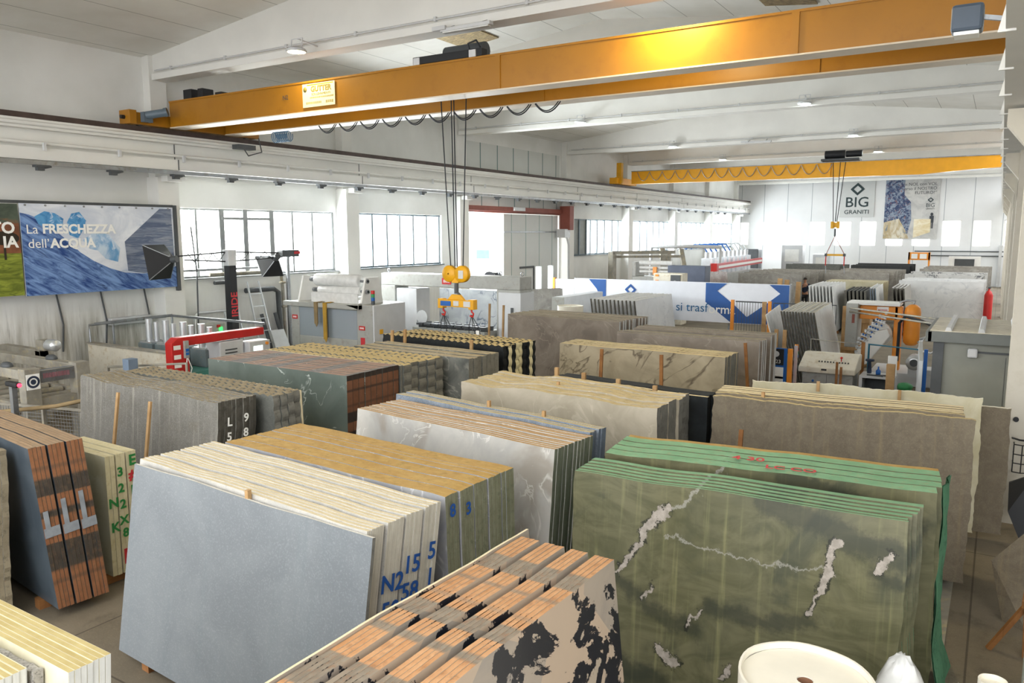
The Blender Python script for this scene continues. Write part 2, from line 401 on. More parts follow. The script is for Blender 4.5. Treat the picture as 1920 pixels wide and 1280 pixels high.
MULL = [[14.2, 14.89, 15.8, 16.69, 17.74, 18.63, 19.53, 20.48], [21.85, 22.6, 23.44, 24.21, 25.05, 25.92, 26.77],
        [39.1, 39.9, 40.8, 41.3, 42.2, 43.2, 44.3, 45.2, 45.8], [47.4, 48.7, 49.9, 51.0, 52.1, 53.0, 53.8], [55.3, 56.6, 57.7, 58.9, 60.0, 61.0, 61.8], [63.3, 64.6, 65.8, 67.0, 68.2, 69.4]]
for i, (win, ml) in enumerate(zip(WINS, MULL)):
    y0, y1, z0, z1 = win; f = MB().box(-20.5, -20.4, y0, y1, z0, z0+.06).box(-20.5, -20.4, y0, y1, z1-.06, z1)
    for k, y in enumerate(ml):
        t_ = .09 if (i == 0 and k in (2, 3, 4)) else (.035 if i < 2 else .06)
        f.box(-20.52, -20.38, y-t_, y+t_, z0, z1)
    f.box(-20.42, -20.2, y0-.05, y1+.05, z0-.04, z0)
    fo = struct(f.build('window_%d' % (i+1), FRM2 if i == 0 else FRM))
    if i == 0:
        MB().box(-20.46, -20.45, ml[0], ml[4], z0, z1).build('pane', GLD, fo); MB().box(-20.46, -20.45, ml[4], ml[-1], z0, z1).build('pane', GL, fo)
        MB().box(-20.4, -20.36, ml[2], ml[4], 4.62, 4.7).build('sash_rail', FRM2, fo)
    elif i == 2:
        MB().box(-20.46, -20.44, ml[0], ml[2], z0, z1).build('shutter', paint('grey_shutter', '#8d908c', .6), fo)
        MB().box(-20.46, -20.45, ml[2], ml[-1], z0, z1).build('pane', GL, fo)
    else: MB().box(-20.46, -20.45, ml[0], ml[-1], z0, z1).build('pane', GL, fo)
for i, (a, b) in enumerate(EW):
    f = MB().box(a, b, 71.05, 71.12, 3.08, 3.13).box(a, b, 71.05, 71.12, 5.07, 5.12).box(a, a+.05, 71.05, 71.12, 3.08, 5.12).box(b-.05, b, 71.05, 71.12, 3.08, 5.12)
    fo = struct(f.build('window_%d' % (i+7), M['white'])); MB().box(a, b, 71.14, 71.15, 3.08, 5.12).build('pane', GL, fo)
# sliding gate: red rail beam, leaf of sandwich panels with two low windows
g = MB(); ya, yb = 31.45, 36.8; xs = -20.2
LEAF = panel_mat('gate_leaf_panels', '#cfd2d0', 1, 1.34, '#6d8f8b', .014)
wn = [(34.5, 35.1), (35.75, 36.35)]
yk = ya
for a, b in wn: g.box(xs, xs+.1, yk, a, .05, 5.1); g.box(xs, xs+.1, a, b, .05, .5); g.box(xs, xs+.1, a, b, 2.5, 5.1); yk = b
g.box(xs, xs+.1, yk, yb, .05, 5.1)
g.box(xs+.1, xs+.12, ya, yb, 4.22, 4.28, 1)
g = struct(g.build('door_1', [LEAF, M['steel']]))
for a, b in wn: MB().box(xs+.04, xs+.05, a, b, .5, 2.5).build('pane', GL, g)
MB().box(xs+.1, xs+.14, 32.9, 34.3, 2.45, 2.55).box(xs+.1, xs+.14, 34.22, 34.3, .05, 2.45).build('wicket_frame', M['dgrey'], g)
MB().box(-20.05, -19.85, 28.2, 37.0, 5.2, 5.42).box(-20.12, -19.98, 28.2, 37.0, 5.14, 5.2).build('rail_beam', M['rust'], g)
MB().box(-20.0, -19.4, 36.85, 37.3, 4.35, 5.6).build('rail_bracket', M['rust'], g)
MB().box(-19.84, -19.76, 31.9, 32.9, 5.25, 5.42).build('gate_sign_light', M['lgrey'], g)
MB().box(-20.0, -19.5, 36.5, 37.1, 3.95, 4.4).tube([(-19.6, 36.9, 3.95), (-19.6, 37.1, 3.6), (-19.6, 37.15, .2)], .06).build('cable_duct', M['lgrey'], g)
# what the open gate shows: pale building and a parked truck
fac = MB().box(-62, -61, 20, 150, 0, 15)
fac = tag(fac.build('building', paint('pale_render', '#efeee9', .9, var=.03)), 'pale building seen through the open gate', 'building')
for k in range(8):
    for j in range(2): MB().box(-61.05, -60.9, 30+k*9, 31.8+k*9, 4.6+j*4.5, 7.2+j*4.5).build('window', paint('pane_grey', '#b9c4cf', .3) if k == j == 0 else bpy.data.materials['pane_grey'], fac)
tk = thing('truck', 'white truck parked outside beyond the open gate', 'truck', (-38, 55.5, -.02), R(20))
MB().prism([(-2.6, .9), (1.9, .9), (2.2, 1.5), (2.0, 2.2), (1.3, 3.1), (-2.6, 3.2)], 'y', -1.2, 1.2).build('cab', M['inkw'], tk, bevel=.12)
MB().box(-8.6, -2.8, -1.25, 1.25, .95, 3.6).build('cargo_box', M['inkw'], tk, bevel=.05)
MB().prism([(1.25, 2.95), (1.36, 3.0), (2.06, 2.2), (1.95, 2.15)], 'y', -1.05, 1.05).build('windscreen', paint('cab_glass', '#7fb6bf', .1), tk)
MB().box(.1, 1.2, -1.23, -1.2, 2.1, 2.8).build('side_window', bpy.data.materials['cab_glass'], tk)
for x in (1.2, -5.2, -6.6):
    for y in (-1.05, 1.05): MB().cyl((x, y-.15, .5), (x, y+.15, .5), .5).build('wheel', M['cable'], tk)
# ------------------------------------------------------------------ stone
ST = dict(
    greysheet=stone('blue_grey_sheet', '#6d7276', '#7a7f82', 1.1, speck='#a0a5a6', speck_amt=.25, streak='#6b7478', streak_amt=.45, streak_x=4, rough=.38),
    palegrey=stone('pale_granite', '#a9a69f', '#bdb9b0', 3, speck='#8a867d', speck_amt=.5),
    golden=stone('golden_granite', '#8f9096', '#a7a6a4', 3, vein='#c9c9c9', vein_scale=1.4, vein_w=.02),
    silver=stone('silver_marble', '#a4a29d', '#b9b5ad', 1.6, vein='#d8d5cd', vein_scale=1.3, vein_w=.025, vein_dist=2.5, vein_amt=.6, dark='#8e867a', rough=.25),
    bluegrey=stone('blue_grey_granite', '#6f7985', '#88909a', 6, speck='#b9bcc0', speck_amt=.4),
    darkblue=stone('dark_slate', '#3b444c', '#4d565d', 2, streak='#5d666c', streak_amt=.5, streak_x=5, rough=.35),
    rough=stone('rough_granite', '#8b857a', '#6a655c', 9, speck='#b8b0a0', speck_amt=.5, rough=.95),
    creamst=stone('cream_stone', '#cdc6ac', '#bdb493', 3, rough=.7),
    basalt=stone('grey_granite', '#68655e', '#74716a', 5, speck='#a09d94', speck_amt=.5, streak='#b1ada0', streak_amt=.55, streak_x=8, dark='#6c675d', rough=.7),
    green_dk=stone('dark_green_marble', '#56605a', '#66706a', 1.5, vein='#cfd6cf', vein_scale=1.6, vein_w=.012, vein_dist=1.0, vein_amt=.75, rough=.3),
    greyscal=stone('dark_grey_granite', '#5b5d58', '#6b6c66', 7, speck='#8b8b83', speck_amt=.4),
    gneiss=stone('banded_gneiss', '#5b5d58', '#85857d', 2.2, vein='#b9b5a6', vein_scale=1.1, vein_w=.05, vein_dist=3, vein_amt=.6, dark='#454743'),
    blackg=stone('black_granite', '#1f2122', '#292b2b', 8, speck='#44474a', speck_amt=.4, rough=.3),
    taupe=stone('taupe_marble', '#82776b', '#978c7f', 2.2, vein='#b4a998', vein_scale=.9, vein_w=.012, vein_dist=1.4, vein_amt=.5, dark='#74695e', rough=.35),
    brownv=stone('brown_veined_marble', '#8a7f68', '#a3977e', 1.6, vein='#473a28', vein_scale=.9, vein_w=.04, vein_dist=2.6, vein_amt=.8, dark='#6f634d', rough=.35, rnd=False),
    beige=stone('beige_marble', '#a39985', '#b6ac99', 2.4, vein='#c8bfab', vein_scale=1.2, vein_w=.03, vein_dist=2, vein_amt=.5, rough=.35),
    umber=stone('umber_stone', '#675d4e', '#746a59', 7, speck='#8d8269', speck_amt=.35, streak='#94825f', streak_amt=.4, streak_x=7, rough=.8),
    verde=None,
    mosaic=None,
    whitem=stone('white_marble', '#dcdcdb', '#e9e9e8', 1.5, vein='#c1c3c6', vein_scale=1.2, vein_w=.05, vein_dist=2, vein_amt=.5, rough=.3),
    greym=stone('grey_marble', '#8f8b84', '#aaa69e', 2.2, vein='#c9c6bf', vein_scale=1.8, vein_w=.03, vein_dist=2, vein_amt=.5),
    zebra=stone('white_black_marble', '#c9c9c7', '#d8d8d6', 1.5, vein='#4a4e55', vein_scale=1.1, vein_w=.05, vein_dist=2.2, vein_amt=.85, rough=.3),
    swirl=stone('swirling_grey_marble', '#8b8e90', '#a3a5a5', 1.3, vein='#3f4a5c', vein_scale=.62, vein_w=.03, vein_dist=2.2, vein_amt=.9, rough=.3, rnd=False),
    granchip=stone('speckled_granite', '#a7a39b', '#8f8b84', 20, speck='#3f3d3a', speck_amt=.7, rough=.9),
    darkpack=stone('black_slate', '#23272a', '#32373a', 3, rough=.4),
    pinkm=stone('pink_grey_marble', '#a08d86', '#b6aaa4', 2, vein='#e2dcd8', vein_scale=2, vein_w=.04, vein_amt=.6),
)
def verde():
    t = NT('green_marble'); v = t.coord()
    w = t.coord(scale=(1.2, 1, 2.4)); fl = t.noise(w, 1.3, 7, .6, 2.6)
    col = t.mix(t.ramp(fl, .3, .7), hexc('#4f4f38'), hexc('#66634a'))
    col = t.mix(t.math('MULTIPLY', t.ramp(t.noise(v, .8, 5, .55, 2.2), .5, .68), .7), col, hexc('#3c4033'))
    s = t.coord(scale=(11, 1, .5)); col = t.mix(t.math('MULTIPLY', t.ramp(t.noise(s, 1.2, 5, .6), .52, .76), .5), col, hexc('#8f8c62'))
    # veins of the slab: capsules along measured lines, their edges broken up by noise
    wx = t.math('MULTIPLY', t.math('SUBTRACT', t.noise(v, 3.6, 7, .72), .5), .34); wz = t.math('MULTIPLY', t.math('SUBTRACT', t.noise(t.coord(scale=(1.1, 1, .9)), 4.3, 7, .72), .5), .34)
    o = t.sep(v); X = t.math('ADD', o[0], wx); Z = t.math('ADD', o[2], wz)
    def seg(ax, az, bx, bz, r):
        L2 = (bx-ax)**2+(bz-az)**2; px = t.math('SUBTRACT', X, ax); pz = t.math('SUBTRACT', Z, az)
        h = t.math('DIVIDE', t.math('ADD', t.math('MULTIPLY', px, bx-ax), t.math('MULTIPLY', pz, bz-az)), L2, True)
        dx = t.math('SUBTRACT', px, t.math('MULTIPLY', h, bx-ax)); dz = t.math('SUBTRACT', pz, t.math('MULTIPLY', h, bz-az))
        d = t.math('SQRT', t.math('ADD', t.math('MULTIPLY', dx, dx), t.math('MULTIPLY', dz, dz)))
        return t.math('SUBTRACT', d, r)
    def union(ss):
        m = seg(*ss[0])
        for q in ss[1:]: m = t.math('MINIMUM', m, seg(*q))
        return m
    dk = union([(.43, .96, .94, .69, .015), (.94, .69, 1.18, .65, .04), (1.31, .89, 1.8, .84, .02), (1.8, .84, 2.13, .92, .02), (1.74, 1.86, 2.76, 1.58, .06), (2.58, 1.42, 2.8, 1.39, .008), (.02, .2, .9, .1, .06)])
    col = t.mix(t.math('MULTIPLY', t.math('SUBTRACT', 1.0, t.ramp(dk, 0, .09)), .65), col, hexc('#2c3028'))
    th = union([(.9, 1.45, 1.56, 1.36, .002), (1.56, 1.36, 2.19, 1.4, .002), (1.16, 1.87, .89, 1.64, .008)])
    col = t.mix(t.math('MULTIPLY', t.math('SUBTRACT', 1.0, t.ramp(th, 0, .014)), .75), col, hexc('#8f8d83'))
    gr = union([(.89, 1.66, .69, 1.42, .03), (.78, 1.5, .46, 1.02, .022), (2.3, 1.62, 2.27, 1.44, .035), (2.25, 1.38, 2.16, 1.2, .05), (2.16, 1.2, 2.1, 1.0, .012), (2.69, 1.57, 2.63, 1.44, .03), (1.24, .85, 1.14, .64, .01), (.79, .95, .72, .81, .014), (.89, .4, 1.02, .32, .045), (1.5, .4, 1.42, .28, .012), (2.3, .2, 2.5, .1, .02)])
    gd = t.math('ADD', gr, t.math('MULTIPLY', t.math('SUBTRACT', t.noise(v, 7, 4, .6), .5), .16))
    col = t.mix(t.math('MULTIPLY', t.math('SUBTRACT', 1.0, t.ramp(gd, .0, .02)), .9), col, hexc('#24261f'))
    gc = t.mix(t.ramp(t.noise(v, 16, 5, .6), .35, .65), hexc('#a59c92'), hexc('#8a8379'))
    col = t.mix(t.math('SUBTRACT', 1.0, t.ramp(gr, -.004, .006)), col, gc)
    return t.out(col, .32, 0, .4)
ST['verde'] = verde()
def mosaic():
    t = NT('patched_marble'); v = t.coord(); n = t.noise(v, 1.6, 7, .62, .5)
    col = t.mix(t.ramp(t.noise(v, 1.1, 6, .6, 1), .35, .65), hexc('#a99c8d'), hexc('#8d8780'))
    b = t.new('ShaderNodeTexVoronoi'); t.put(v, b.inputs['Vector']); b.inputs['Scale'].default_value = 1.3
    col = t.mix(t.math('MULTIPLY', t.ramp(b.outputs['Color'], .5, .55), .8), col, hexc('#c0aa93'))
    zz = t.math('SUBTRACT', 1.0, t.ramp(t.sep(v)[2], 1.25, 1.75)); n = t.math('ADD', n, t.math('MULTIPLY', zz, .1))
    col = t.mix(t.ramp(n, .58, .59), col, hexc('#23242a'))
    col = t.mix(t.math('MULTIPLY', t.ramp(n, .68, .69), 1), col, hexc('#b0a290'))
    return t.out(col, .3, 0, .4)
ST['mosaic'] = mosaic()
ED = dict(
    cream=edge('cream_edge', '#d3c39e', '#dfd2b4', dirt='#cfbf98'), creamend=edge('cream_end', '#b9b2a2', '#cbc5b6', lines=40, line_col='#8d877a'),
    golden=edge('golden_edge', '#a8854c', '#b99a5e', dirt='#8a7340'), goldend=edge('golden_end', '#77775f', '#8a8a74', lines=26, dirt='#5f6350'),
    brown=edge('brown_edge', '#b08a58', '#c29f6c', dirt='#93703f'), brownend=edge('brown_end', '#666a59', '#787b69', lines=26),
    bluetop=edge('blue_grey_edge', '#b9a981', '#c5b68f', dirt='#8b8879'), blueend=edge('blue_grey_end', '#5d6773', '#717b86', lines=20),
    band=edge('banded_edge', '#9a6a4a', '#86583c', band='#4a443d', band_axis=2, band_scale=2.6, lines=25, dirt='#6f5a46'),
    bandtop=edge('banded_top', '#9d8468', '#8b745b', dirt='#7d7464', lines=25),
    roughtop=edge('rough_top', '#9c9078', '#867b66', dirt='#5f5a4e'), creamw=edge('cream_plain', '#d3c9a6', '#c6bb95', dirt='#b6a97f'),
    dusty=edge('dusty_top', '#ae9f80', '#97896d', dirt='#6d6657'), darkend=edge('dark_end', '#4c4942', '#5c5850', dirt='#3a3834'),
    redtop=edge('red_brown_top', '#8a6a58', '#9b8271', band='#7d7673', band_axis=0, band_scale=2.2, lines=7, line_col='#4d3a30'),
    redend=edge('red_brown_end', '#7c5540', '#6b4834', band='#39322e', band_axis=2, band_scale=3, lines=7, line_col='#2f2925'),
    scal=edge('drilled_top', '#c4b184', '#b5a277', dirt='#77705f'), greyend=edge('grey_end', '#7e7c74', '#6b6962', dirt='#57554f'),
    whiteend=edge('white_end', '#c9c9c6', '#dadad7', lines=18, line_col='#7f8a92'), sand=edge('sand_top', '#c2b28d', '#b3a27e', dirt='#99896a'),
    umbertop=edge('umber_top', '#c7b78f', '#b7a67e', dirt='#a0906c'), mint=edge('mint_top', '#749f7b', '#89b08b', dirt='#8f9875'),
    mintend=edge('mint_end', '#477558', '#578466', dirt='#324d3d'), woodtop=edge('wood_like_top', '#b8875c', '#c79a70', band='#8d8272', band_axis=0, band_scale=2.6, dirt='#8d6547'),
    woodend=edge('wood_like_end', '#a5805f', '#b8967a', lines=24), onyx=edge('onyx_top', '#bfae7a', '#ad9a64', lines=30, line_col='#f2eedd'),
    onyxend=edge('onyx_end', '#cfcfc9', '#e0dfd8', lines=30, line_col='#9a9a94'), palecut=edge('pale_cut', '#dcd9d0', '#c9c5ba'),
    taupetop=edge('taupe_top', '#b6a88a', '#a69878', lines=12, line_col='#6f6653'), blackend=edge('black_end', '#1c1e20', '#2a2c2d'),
)
def outline(L, H, style, rg, jg=None):
    jg = jg or rg
    def wob(a, lo, amp, n):                                     # sum of waves, deterministic per slab
        ph = [(rg.random()*6.3, lo*(.7+.8*rg.random())*(1.9**i), amp/(1.6**i)) for i in range(n)]
        return lambda t: sum(q*math.sin(p+f*t) for p, f, q in ph)
    if style == 'straight': return [(0, 0), (L, 0), (L, H), (0, H)]
    amp, step, sd = dict(wavy=(.005, .14, .002), rough=(.016, .05, .01), scallop=(0, .035, 0), chip=(.018, .07, .006), green=(.006, .12, .008))[style]
    f = wob(0, 2.2, amp, 3); g = wob(0, 5, sd, 3)
    if style == 'scallop':
        ph = jg.random(); f = lambda t: .03*abs(math.sin((t+ph)*PI/.16))-.015; g = lambda t: .025*abs(math.sin((t+ph)*PI/.2))-.012
    j = .35*amp if style in ('rough', 'chip') else 0
    r = lambda: (jg.random()-.5)*2*j
    n = max(2, int(L/step)); m = max(2, int(H/step)); P = [(0, 0), (L, 0)]
    P += [(L+g(H*i/m)+r(), H*i/m) for i in range(1, m)]
    P += [(L+g(H)*.4, H+f(L)*.3)] + [(L*(1-i/n), H+f(L*(1-i/n))+r()) for i in range(1, n)] + [(0, H+f(0)*.3)]
    P += [(-g(H*(1-i/m)+3)+r(), H*(1-i/m)) for i in range(1, m)]
    return P
def slab_mesh(L, H, T, style, rg, mats, jg=None):
    P = outline(L, H, style, rg, jg); n = len(P)
    vs = [(x, 0, z) for x, z in P] + [(x, T, z) for x, z in P]
    fs = [tuple(range(n)), tuple(range(2*n-1, n-1, -1))]; ms = [0, 0]
    for i in range(n):
        k = (i+1) % n; fs.append((i, n+i, n+k, k)); dx, dz = P[k][0]-P[i][0], P[k][1]-P[i][1]
        ms.append(1 if (abs(dx) > abs(dz) and P[i][1] > H*.5) else 2)
    me = bpy.data.meshes.new('slab'); me.from_pydata(vs, [], fs)
    for m in mats: me.materials.append(m)
    me.polygons.foreach_set('material_index', ms); me.update(); return me
ORD = 'front second third fourth fifth sixth seventh eighth ninth tenth eleventh twelfth thirteenth fourteenth fifteenth sixteenth seventeenth eighteenth'.split()
Z0 = .12
PACK = {}
def pack(key, x, y, a, L, ztop, lean, layers, face, top, end, style, desc, name='stone_slab', adj='', jit=.02, seed=1, rack=True, side='front', first=0):
    """layers: (thickness, gap in front of it) for every slab, from the face one sees to the back; x, y: front top corner at the start of the length"""
    lean = lean*.25 if (y > 8.5 and abs(a) < 30 and key != 'B3b') else lean
    rg = random.Random(seed); A = R(a); le = R(lean); H = (ztop-Z0)/math.cos(le); n = Vector((-math.sin(A), math.cos(A), 0)); u = Vector((math.cos(A), math.sin(A), 0))
    base = Vector((x, y, Z0)) - n*math.tan(le)*(ztop-Z0); d = 0; out = []
    N = len(layers)
    for k, lay in enumerate(layers):
        T, gap = lay[0], lay[1]; opt = lay[2] if len(lay) > 2 else {}
        d += gap
        dl = (rg.random()-.5)*2*jit; dh = (rg.random()-.5)*jit*.6
        if k == 0: dl *= .0; dh = 0
        LL, HH = L+dl+opt.get('dL', 0), H+dh+opt.get('dH', 0)
        me = slab_mesh(LL, HH, T, opt.get('style', style), random.Random(seed*31), [opt.get('face', face), opt.get('top', top), opt.get('end', end)], random.Random(seed*97+k))
        o = bpy.data.objects.new(opt.get('name', name), me); C.objects.link(o)
        ang = opt.get('lean', lean)
        o.location = base + n*(d/math.cos(le)) + u*(opt.get('dx', 0) - dl*.3); o.rotation_euler = (-R(ang), 0, A)
        d += T
        q = k + first
        od = 'back' if (k == N-1 and N > 2) else ORD[q]
        lb = opt.get('label') or ('%s slab of the %s' % (od, desc) if side == 'front' else '%s slab from the %s, in the %s' % (od if od not in ('front', 'back') else ('first' if od == 'front' else 'last'), side, desc))
        tag(o, lb, 'stone slab', 'slabs of the ' + desc, 'thing'); out.append(o)
    if rack:
        W = d/math.cos(le)
        b = MB()
        for f in (.14, .86): p = base + u*(L*f) - n*.04; q2 = p + n*(W+.1); p.z = q2.z = Z0/2-.002; b.bar(p, q2, .12, Z0-.004)
        p1, p2 = base + u*(L*.1) + n*(W*.5), base + u*(L*.9) + n*(W*.5); p1.z = p2.z = .05; b.bar(p1, p2, .1, .06)
        r = b.build('slab_rack', M['wood2']); tag(r, 'dark timber bearers under the ' + desc, 'rack', 'bearers under the slab packs')
    PACK[key] = (out, base, u, n, L, H, d)
    return out
def rep(*blocks):                                               # (count, thickness, gap before the block, small gap)
    o = []
    for c, T, g, s in blocks:
        for i in range(c): o.append((T, g if i == 0 else s))
    return o
s = ST; e = ED
# --- the grey sheet in the middle of the near row, and the pack it rests on
pack('B1', -7.11, 4.34, -3.4, 3.30, 1.95, 9, [(.03, 0)], s['greysheet'], e['palecut'], e['greyend'], 'wavy', 'blue-grey sheet pack', seed=3, rack=False)
PACK['B1'][0][0]['label'] = 'big plain blue-grey stone sheet standing at the front of the cream-topped pack'
pack('B1b', -7.17, 4.44, -4.4, 3.27, 1.97, 9, rep((4, .045, .0, .001), (4, .045, .03, .001), (4, .045, .03, .001), (4, .045, .03, .001)), s['palegrey'], e['cream'], e['creamend'], 'wavy', 'cream-topped pack behind the blue-grey sheet', seed=5, jit=.008)
pack('B2', -7.0, 5.32, -3.4, 3.12, 1.96, -2.5, [(.05, 0)] + rep((2, .06, .002, .002), (3, .062, .02, .002), (3, .062, .02, .002), (3, .062, .02, .002), (3, .062, .02, .002)), s['golden'], e['golden'], e['goldend'], 'wavy', 'golden-brown topped pack behind the cream-topped one', seed=8, jit=.01)
pack('B3', -6.88, 7.26, -6.5, 3.11, 1.97, 6, rep((3, .055, 0, .002), (3, .055, .02, .002), (3, .055, .02, .002), (3, .055, .02, .002)), s['silver'], e['brown'], e['brownend'], 'wavy', 'brown-topped silver marble pack behind the golden one', seed=11, jit=.01)
pack('B3b', -7.05, 8.22, -8.6, 3.3, 1.97, 5, rep((3, .045, 0, .002), (3, .045, .045, .002)), s['bluegrey'], e['bluetop'], e['blueend'], 'wavy', 'blue-grey granite pair behind the silver marble pack', seed=12)
# --- left end of the near row
pack('B5', -12.42, 3.45, 0, 3.55, 1.92, 3, rep((8, .065, 0, .002)), s['rough'], e['roughtop'], e['roughtop'], 'rough', 'rough split granite pack at the left edge', seed=21, jit=.03)
pack('B4', -11.88, 4.38, -6, 3.4, 1.97, -5, rep((4, .04, 0, .002), (4, .04, .022, .002), (4, .04, .022, .002)), s['darkblue'], e['bandtop'], e['band'], 'wavy', 'dark pack with brown banded ends beside the rough granite', seed=22, jit=.006)
pack('B6', -9.92, 5.0, -1, 1.16, 1.6, 0, rep((2, .055, 0, .002), (2, .055, .02, .002), (2, .06, .02, .002)), s['creamst'], e['creamw'], e['creamw'], 'straight', 'cream pack with painted green and red marks', seed=23, jit=.01)
pack('B7', -12.04, 6.57, -2.2, 3.47, 2.0, 5, rep((11, .052, 0, .003)), s['basalt'], e['roughtop'], e['darkend'], 'rough', 'grey granite pack with two wooden stakes', seed=24, jit=.02)
pack('B7b', -12.0, 7.25, -1.5, 3.65, 1.98, -2, rep((4, .11, .0, .012)) + [(.03, .01, dict(face=s['creamst'], top=e['cream'], end=e['cream'], style='straight'))], s['greyscal'], e['roughtop'], e['greyend'], 'scallop', 'drill-split granite pack behind the grey granite one', seed=25)
pack('B8', -11.82, 8.72, .3, 3.33, 2.0, 3, rep((9, .132, 0, .006)), s['green_dk'], e['redtop'], e['redend'], 'straight', 'dark green marble pack with a reddish top', seed=26, jit=.008)
pack('B9', -11.9, 10.05, -.7, 3.42, 1.98, 0, [(.05, 0, dict(style='straight', top=e['cream']))] + rep((5, .2, .01, .02)), s['greyscal'], e['scal'], e['greyend'], 'scallop', 'drill-marked granite pack behind the dark green marble', seed=27, jit=.03)
pack('B10', -10.95, 11.5, -3.0, 2.95, 1.95, 2, rep((7, .128, 0, .012)), s['gneiss'], e['dusty'], e['greyend'], 'wavy', 'banded grey gneiss pack in front of the black granite', seed=28, jit=.05)
pack('B11', -11.42, 12.92, -4.0, 3.3, 2.0, 3, [(.112, .0 if i == 0 else .03, dict(end=e['creamw'] if i in (1, 3, 4, 6) else e['blackend'])) for i in range(8)], s['blackg'], e['scal'], e['blackend'], 'scallop', 'black granite pack with cream edges', seed=29, jit=.05)
# --- middle aisle
pack('B16', -6.71, 9.31, -2.9, 3.17, 2.0, 6, rep((8, .125, 0, .008)), s['beige'], e['sand'], e['greyend'], 'chip', 'beige marble pack with a sandy top', seed=31, jit=.05)
pack('B16b', -5.9, 10.72, -6, 2.6, 1.93, 0, [(.06, 0, dict(top=e['cream']))] + rep((4, .07, .02, .01)), s['darkpack'], e['blackend'], e['blackend'], 'wavy', 'black slate pack behind the beige marble', seed=32, jit=.05)
pack('B15', -7.41, 13.69, -1.4, 3.39, 2.0, 6, rep((8, .085, 0, .004)), s['brownv'], e['sand'], e['greyend'], 'wavy', 'brown veined marble pack in the middle aisle', seed=33, jit=.03)
pack('B14', -7.17, 15.93, .6, 3.14, 2.0, 5, rep((5, .075, 0, .06), (5, .075, .35, .07)), s['taupe'], e['taupetop'], e['whiteend'], 'straight', 'taupe marble pack behind the brown veined one', seed=34, jit=.06)
pack('B12', -11.38, 18.01, -4.0, 3.45, 2.0, 4, rep((10, .07, 0, .1)), s['taupe'], e['taupetop'], e['whiteend'], 'straight', 'large taupe marble pack below the yellow hook', seed=35, jit=.05)
pack('B21', -3.92, 8.3, -8, .64, 1.52, 4, rep((4, .11, 0, .02)), s['darkpack'], e['darkend'], e['darkend'], 'wavy', 'short dark offcut pack beside the green marble', seed=36, jit=.04)
# --- right side
pack('B17', -3.11, 10.02, 3.6, 3.02, 2.05, 10, [(.1, 0), (.1, .012, dict(dH=.02, dL=-.1))] + [(.105, .012, dict(style='wavy', dH=.03, dL=-.12, top=e['cream'])) for _ in range(4)], s['umber'], e['umbertop'], e['darkend'], 'rough', 'umber stone pack by the white column', seed=41, jit=.02)
pack('B17b', -3.04, 11.72, 5.5, 3.0, 2.0, 3, [(.05, 0), (.08, .04, dict(dx=.35, dH=-.12, face=s['umber'], end=e['darkend']))], s['creamst'], e['palecut'], e['creamw'], 'rough', 'pale sheet pair in front of the grey cabin', seed=42)
pack('B18', -3.23, 6.28, 3.8, 2.79, 2.0, 5, [(.03, 0), (.055, .012), (.075, .018, dict(dL=.02)), (.075, .018, dict(dL=.06)), (.08, .02, dict(dL=.08)), (.1, .018, dict(dL=.1))], s['verde'], e['mint'], e['mintend'], 'green', 'mint-topped green marble group at the front', seed=43, jit=.01)
pack('B18b', -3.22, 6.92, 6.5, 3.0, 2.02, 0, [(.17, 0, dict(dL=-.06)), (.155, .028, dict(dL=-.02)), (.155, .028), (.155, .028), (.12, .02, dict(top=e['golden'], end=e['brownend'], dH=-.02))], s['verde'], e['mint'], e['mintend'], 'green', 'thick mint-topped green marble group behind', seed=44, jit=.015)
# --- the pack running away from the camera at the bottom of the picture
pack('B19', -2.16, 2.0, 88.3, 2.64, 2.0, 6, rep((4, .036, 0, .001), (4, .032, .055, .001), (4, .038, .055, .001), (4, .038, .05, .001)) + [(.02, .012, dict(dL=.12, dH=.01, top=e['cream']))], s['mosaic'], e['woodtop'], e['woodend'], 'wavy', 'patched marble pack with wood-like tops', seed=51, side='right', jit=.004)
pack('B20', -6.2, 1.62, 0, 2.12, 2.0, 4, [(.035, 0, dict(dL=-.2))] + rep((5, .034, .002, .002))[:5] , s['creamst'], e['onyx'], e['onyxend'], 'straight', 'pale onyx pack in the lower left corner', seed=52, jit=.004)
pack('B20b', -6.2, 1.86, 0, 2.35, 2.0, 4, [(.05, 0, dict(face=s['granchip'], top=s['granchip'], end=s['granchip'], dL=-.22, dH=-.03, style='rough', name='stone_offcut', label='rough speckled granite strip wedged in the pale onyx pack'))] + rep((7, .03, .01, .002)), s['creamst'], e['onyx'], e['onyxend'], 'straight', 'onyx pack behind the speckled granite strip', seed=53, jit=.004)
# --- far half of the hall
pack('B13', -10.0, 23.6, 91, 3.5, 2.0, 8, rep((12, .06, 0, .08)), s['whitem'], e['taupetop'], e['darkend'], 'straight', 'white marble pack before the lettered banner', seed=61, side='right', jit=.04)
pack('B22', -3.96, 21.1, 93, 3.4, 2.15, 12, rep((12, .04, 0, .032)), s['whitem'], e['taupetop'], e['darkend'], 'straight', 'white marble pack beside the orange machine', seed=62, side='right', jit=.03)
pack('sheet', -5.3, 21.6, 97, 3.3, 1.98, 16, [(.03, 0)], s['greym'], e['palecut'], e['palecut'], 'straight', 'lone sheet', seed=63); PACK['sheet'][0][0]['label'] = 'single leaning grey-white sheet between the gate and the white marble pack'
pack('B23', -5.75, 34.2, 91, 3.4, 2.0, 6, rep((8, .05, 0, .08)), s['whitem'], e['whiteend'], e['whiteend'], 'straight', 'white green-spaced pack beyond the orange machine', seed=64, side='right', jit=.03)
pack('B27', -4.62, 35.2, 92, 3.0, 1.78, 5, rep((6, .09, 0, .06)), s['darkpack'], e['darkend'], e['greyend'], 'straight', 'low black slate pack beside the white one', seed=65, side='right', jit=.04)
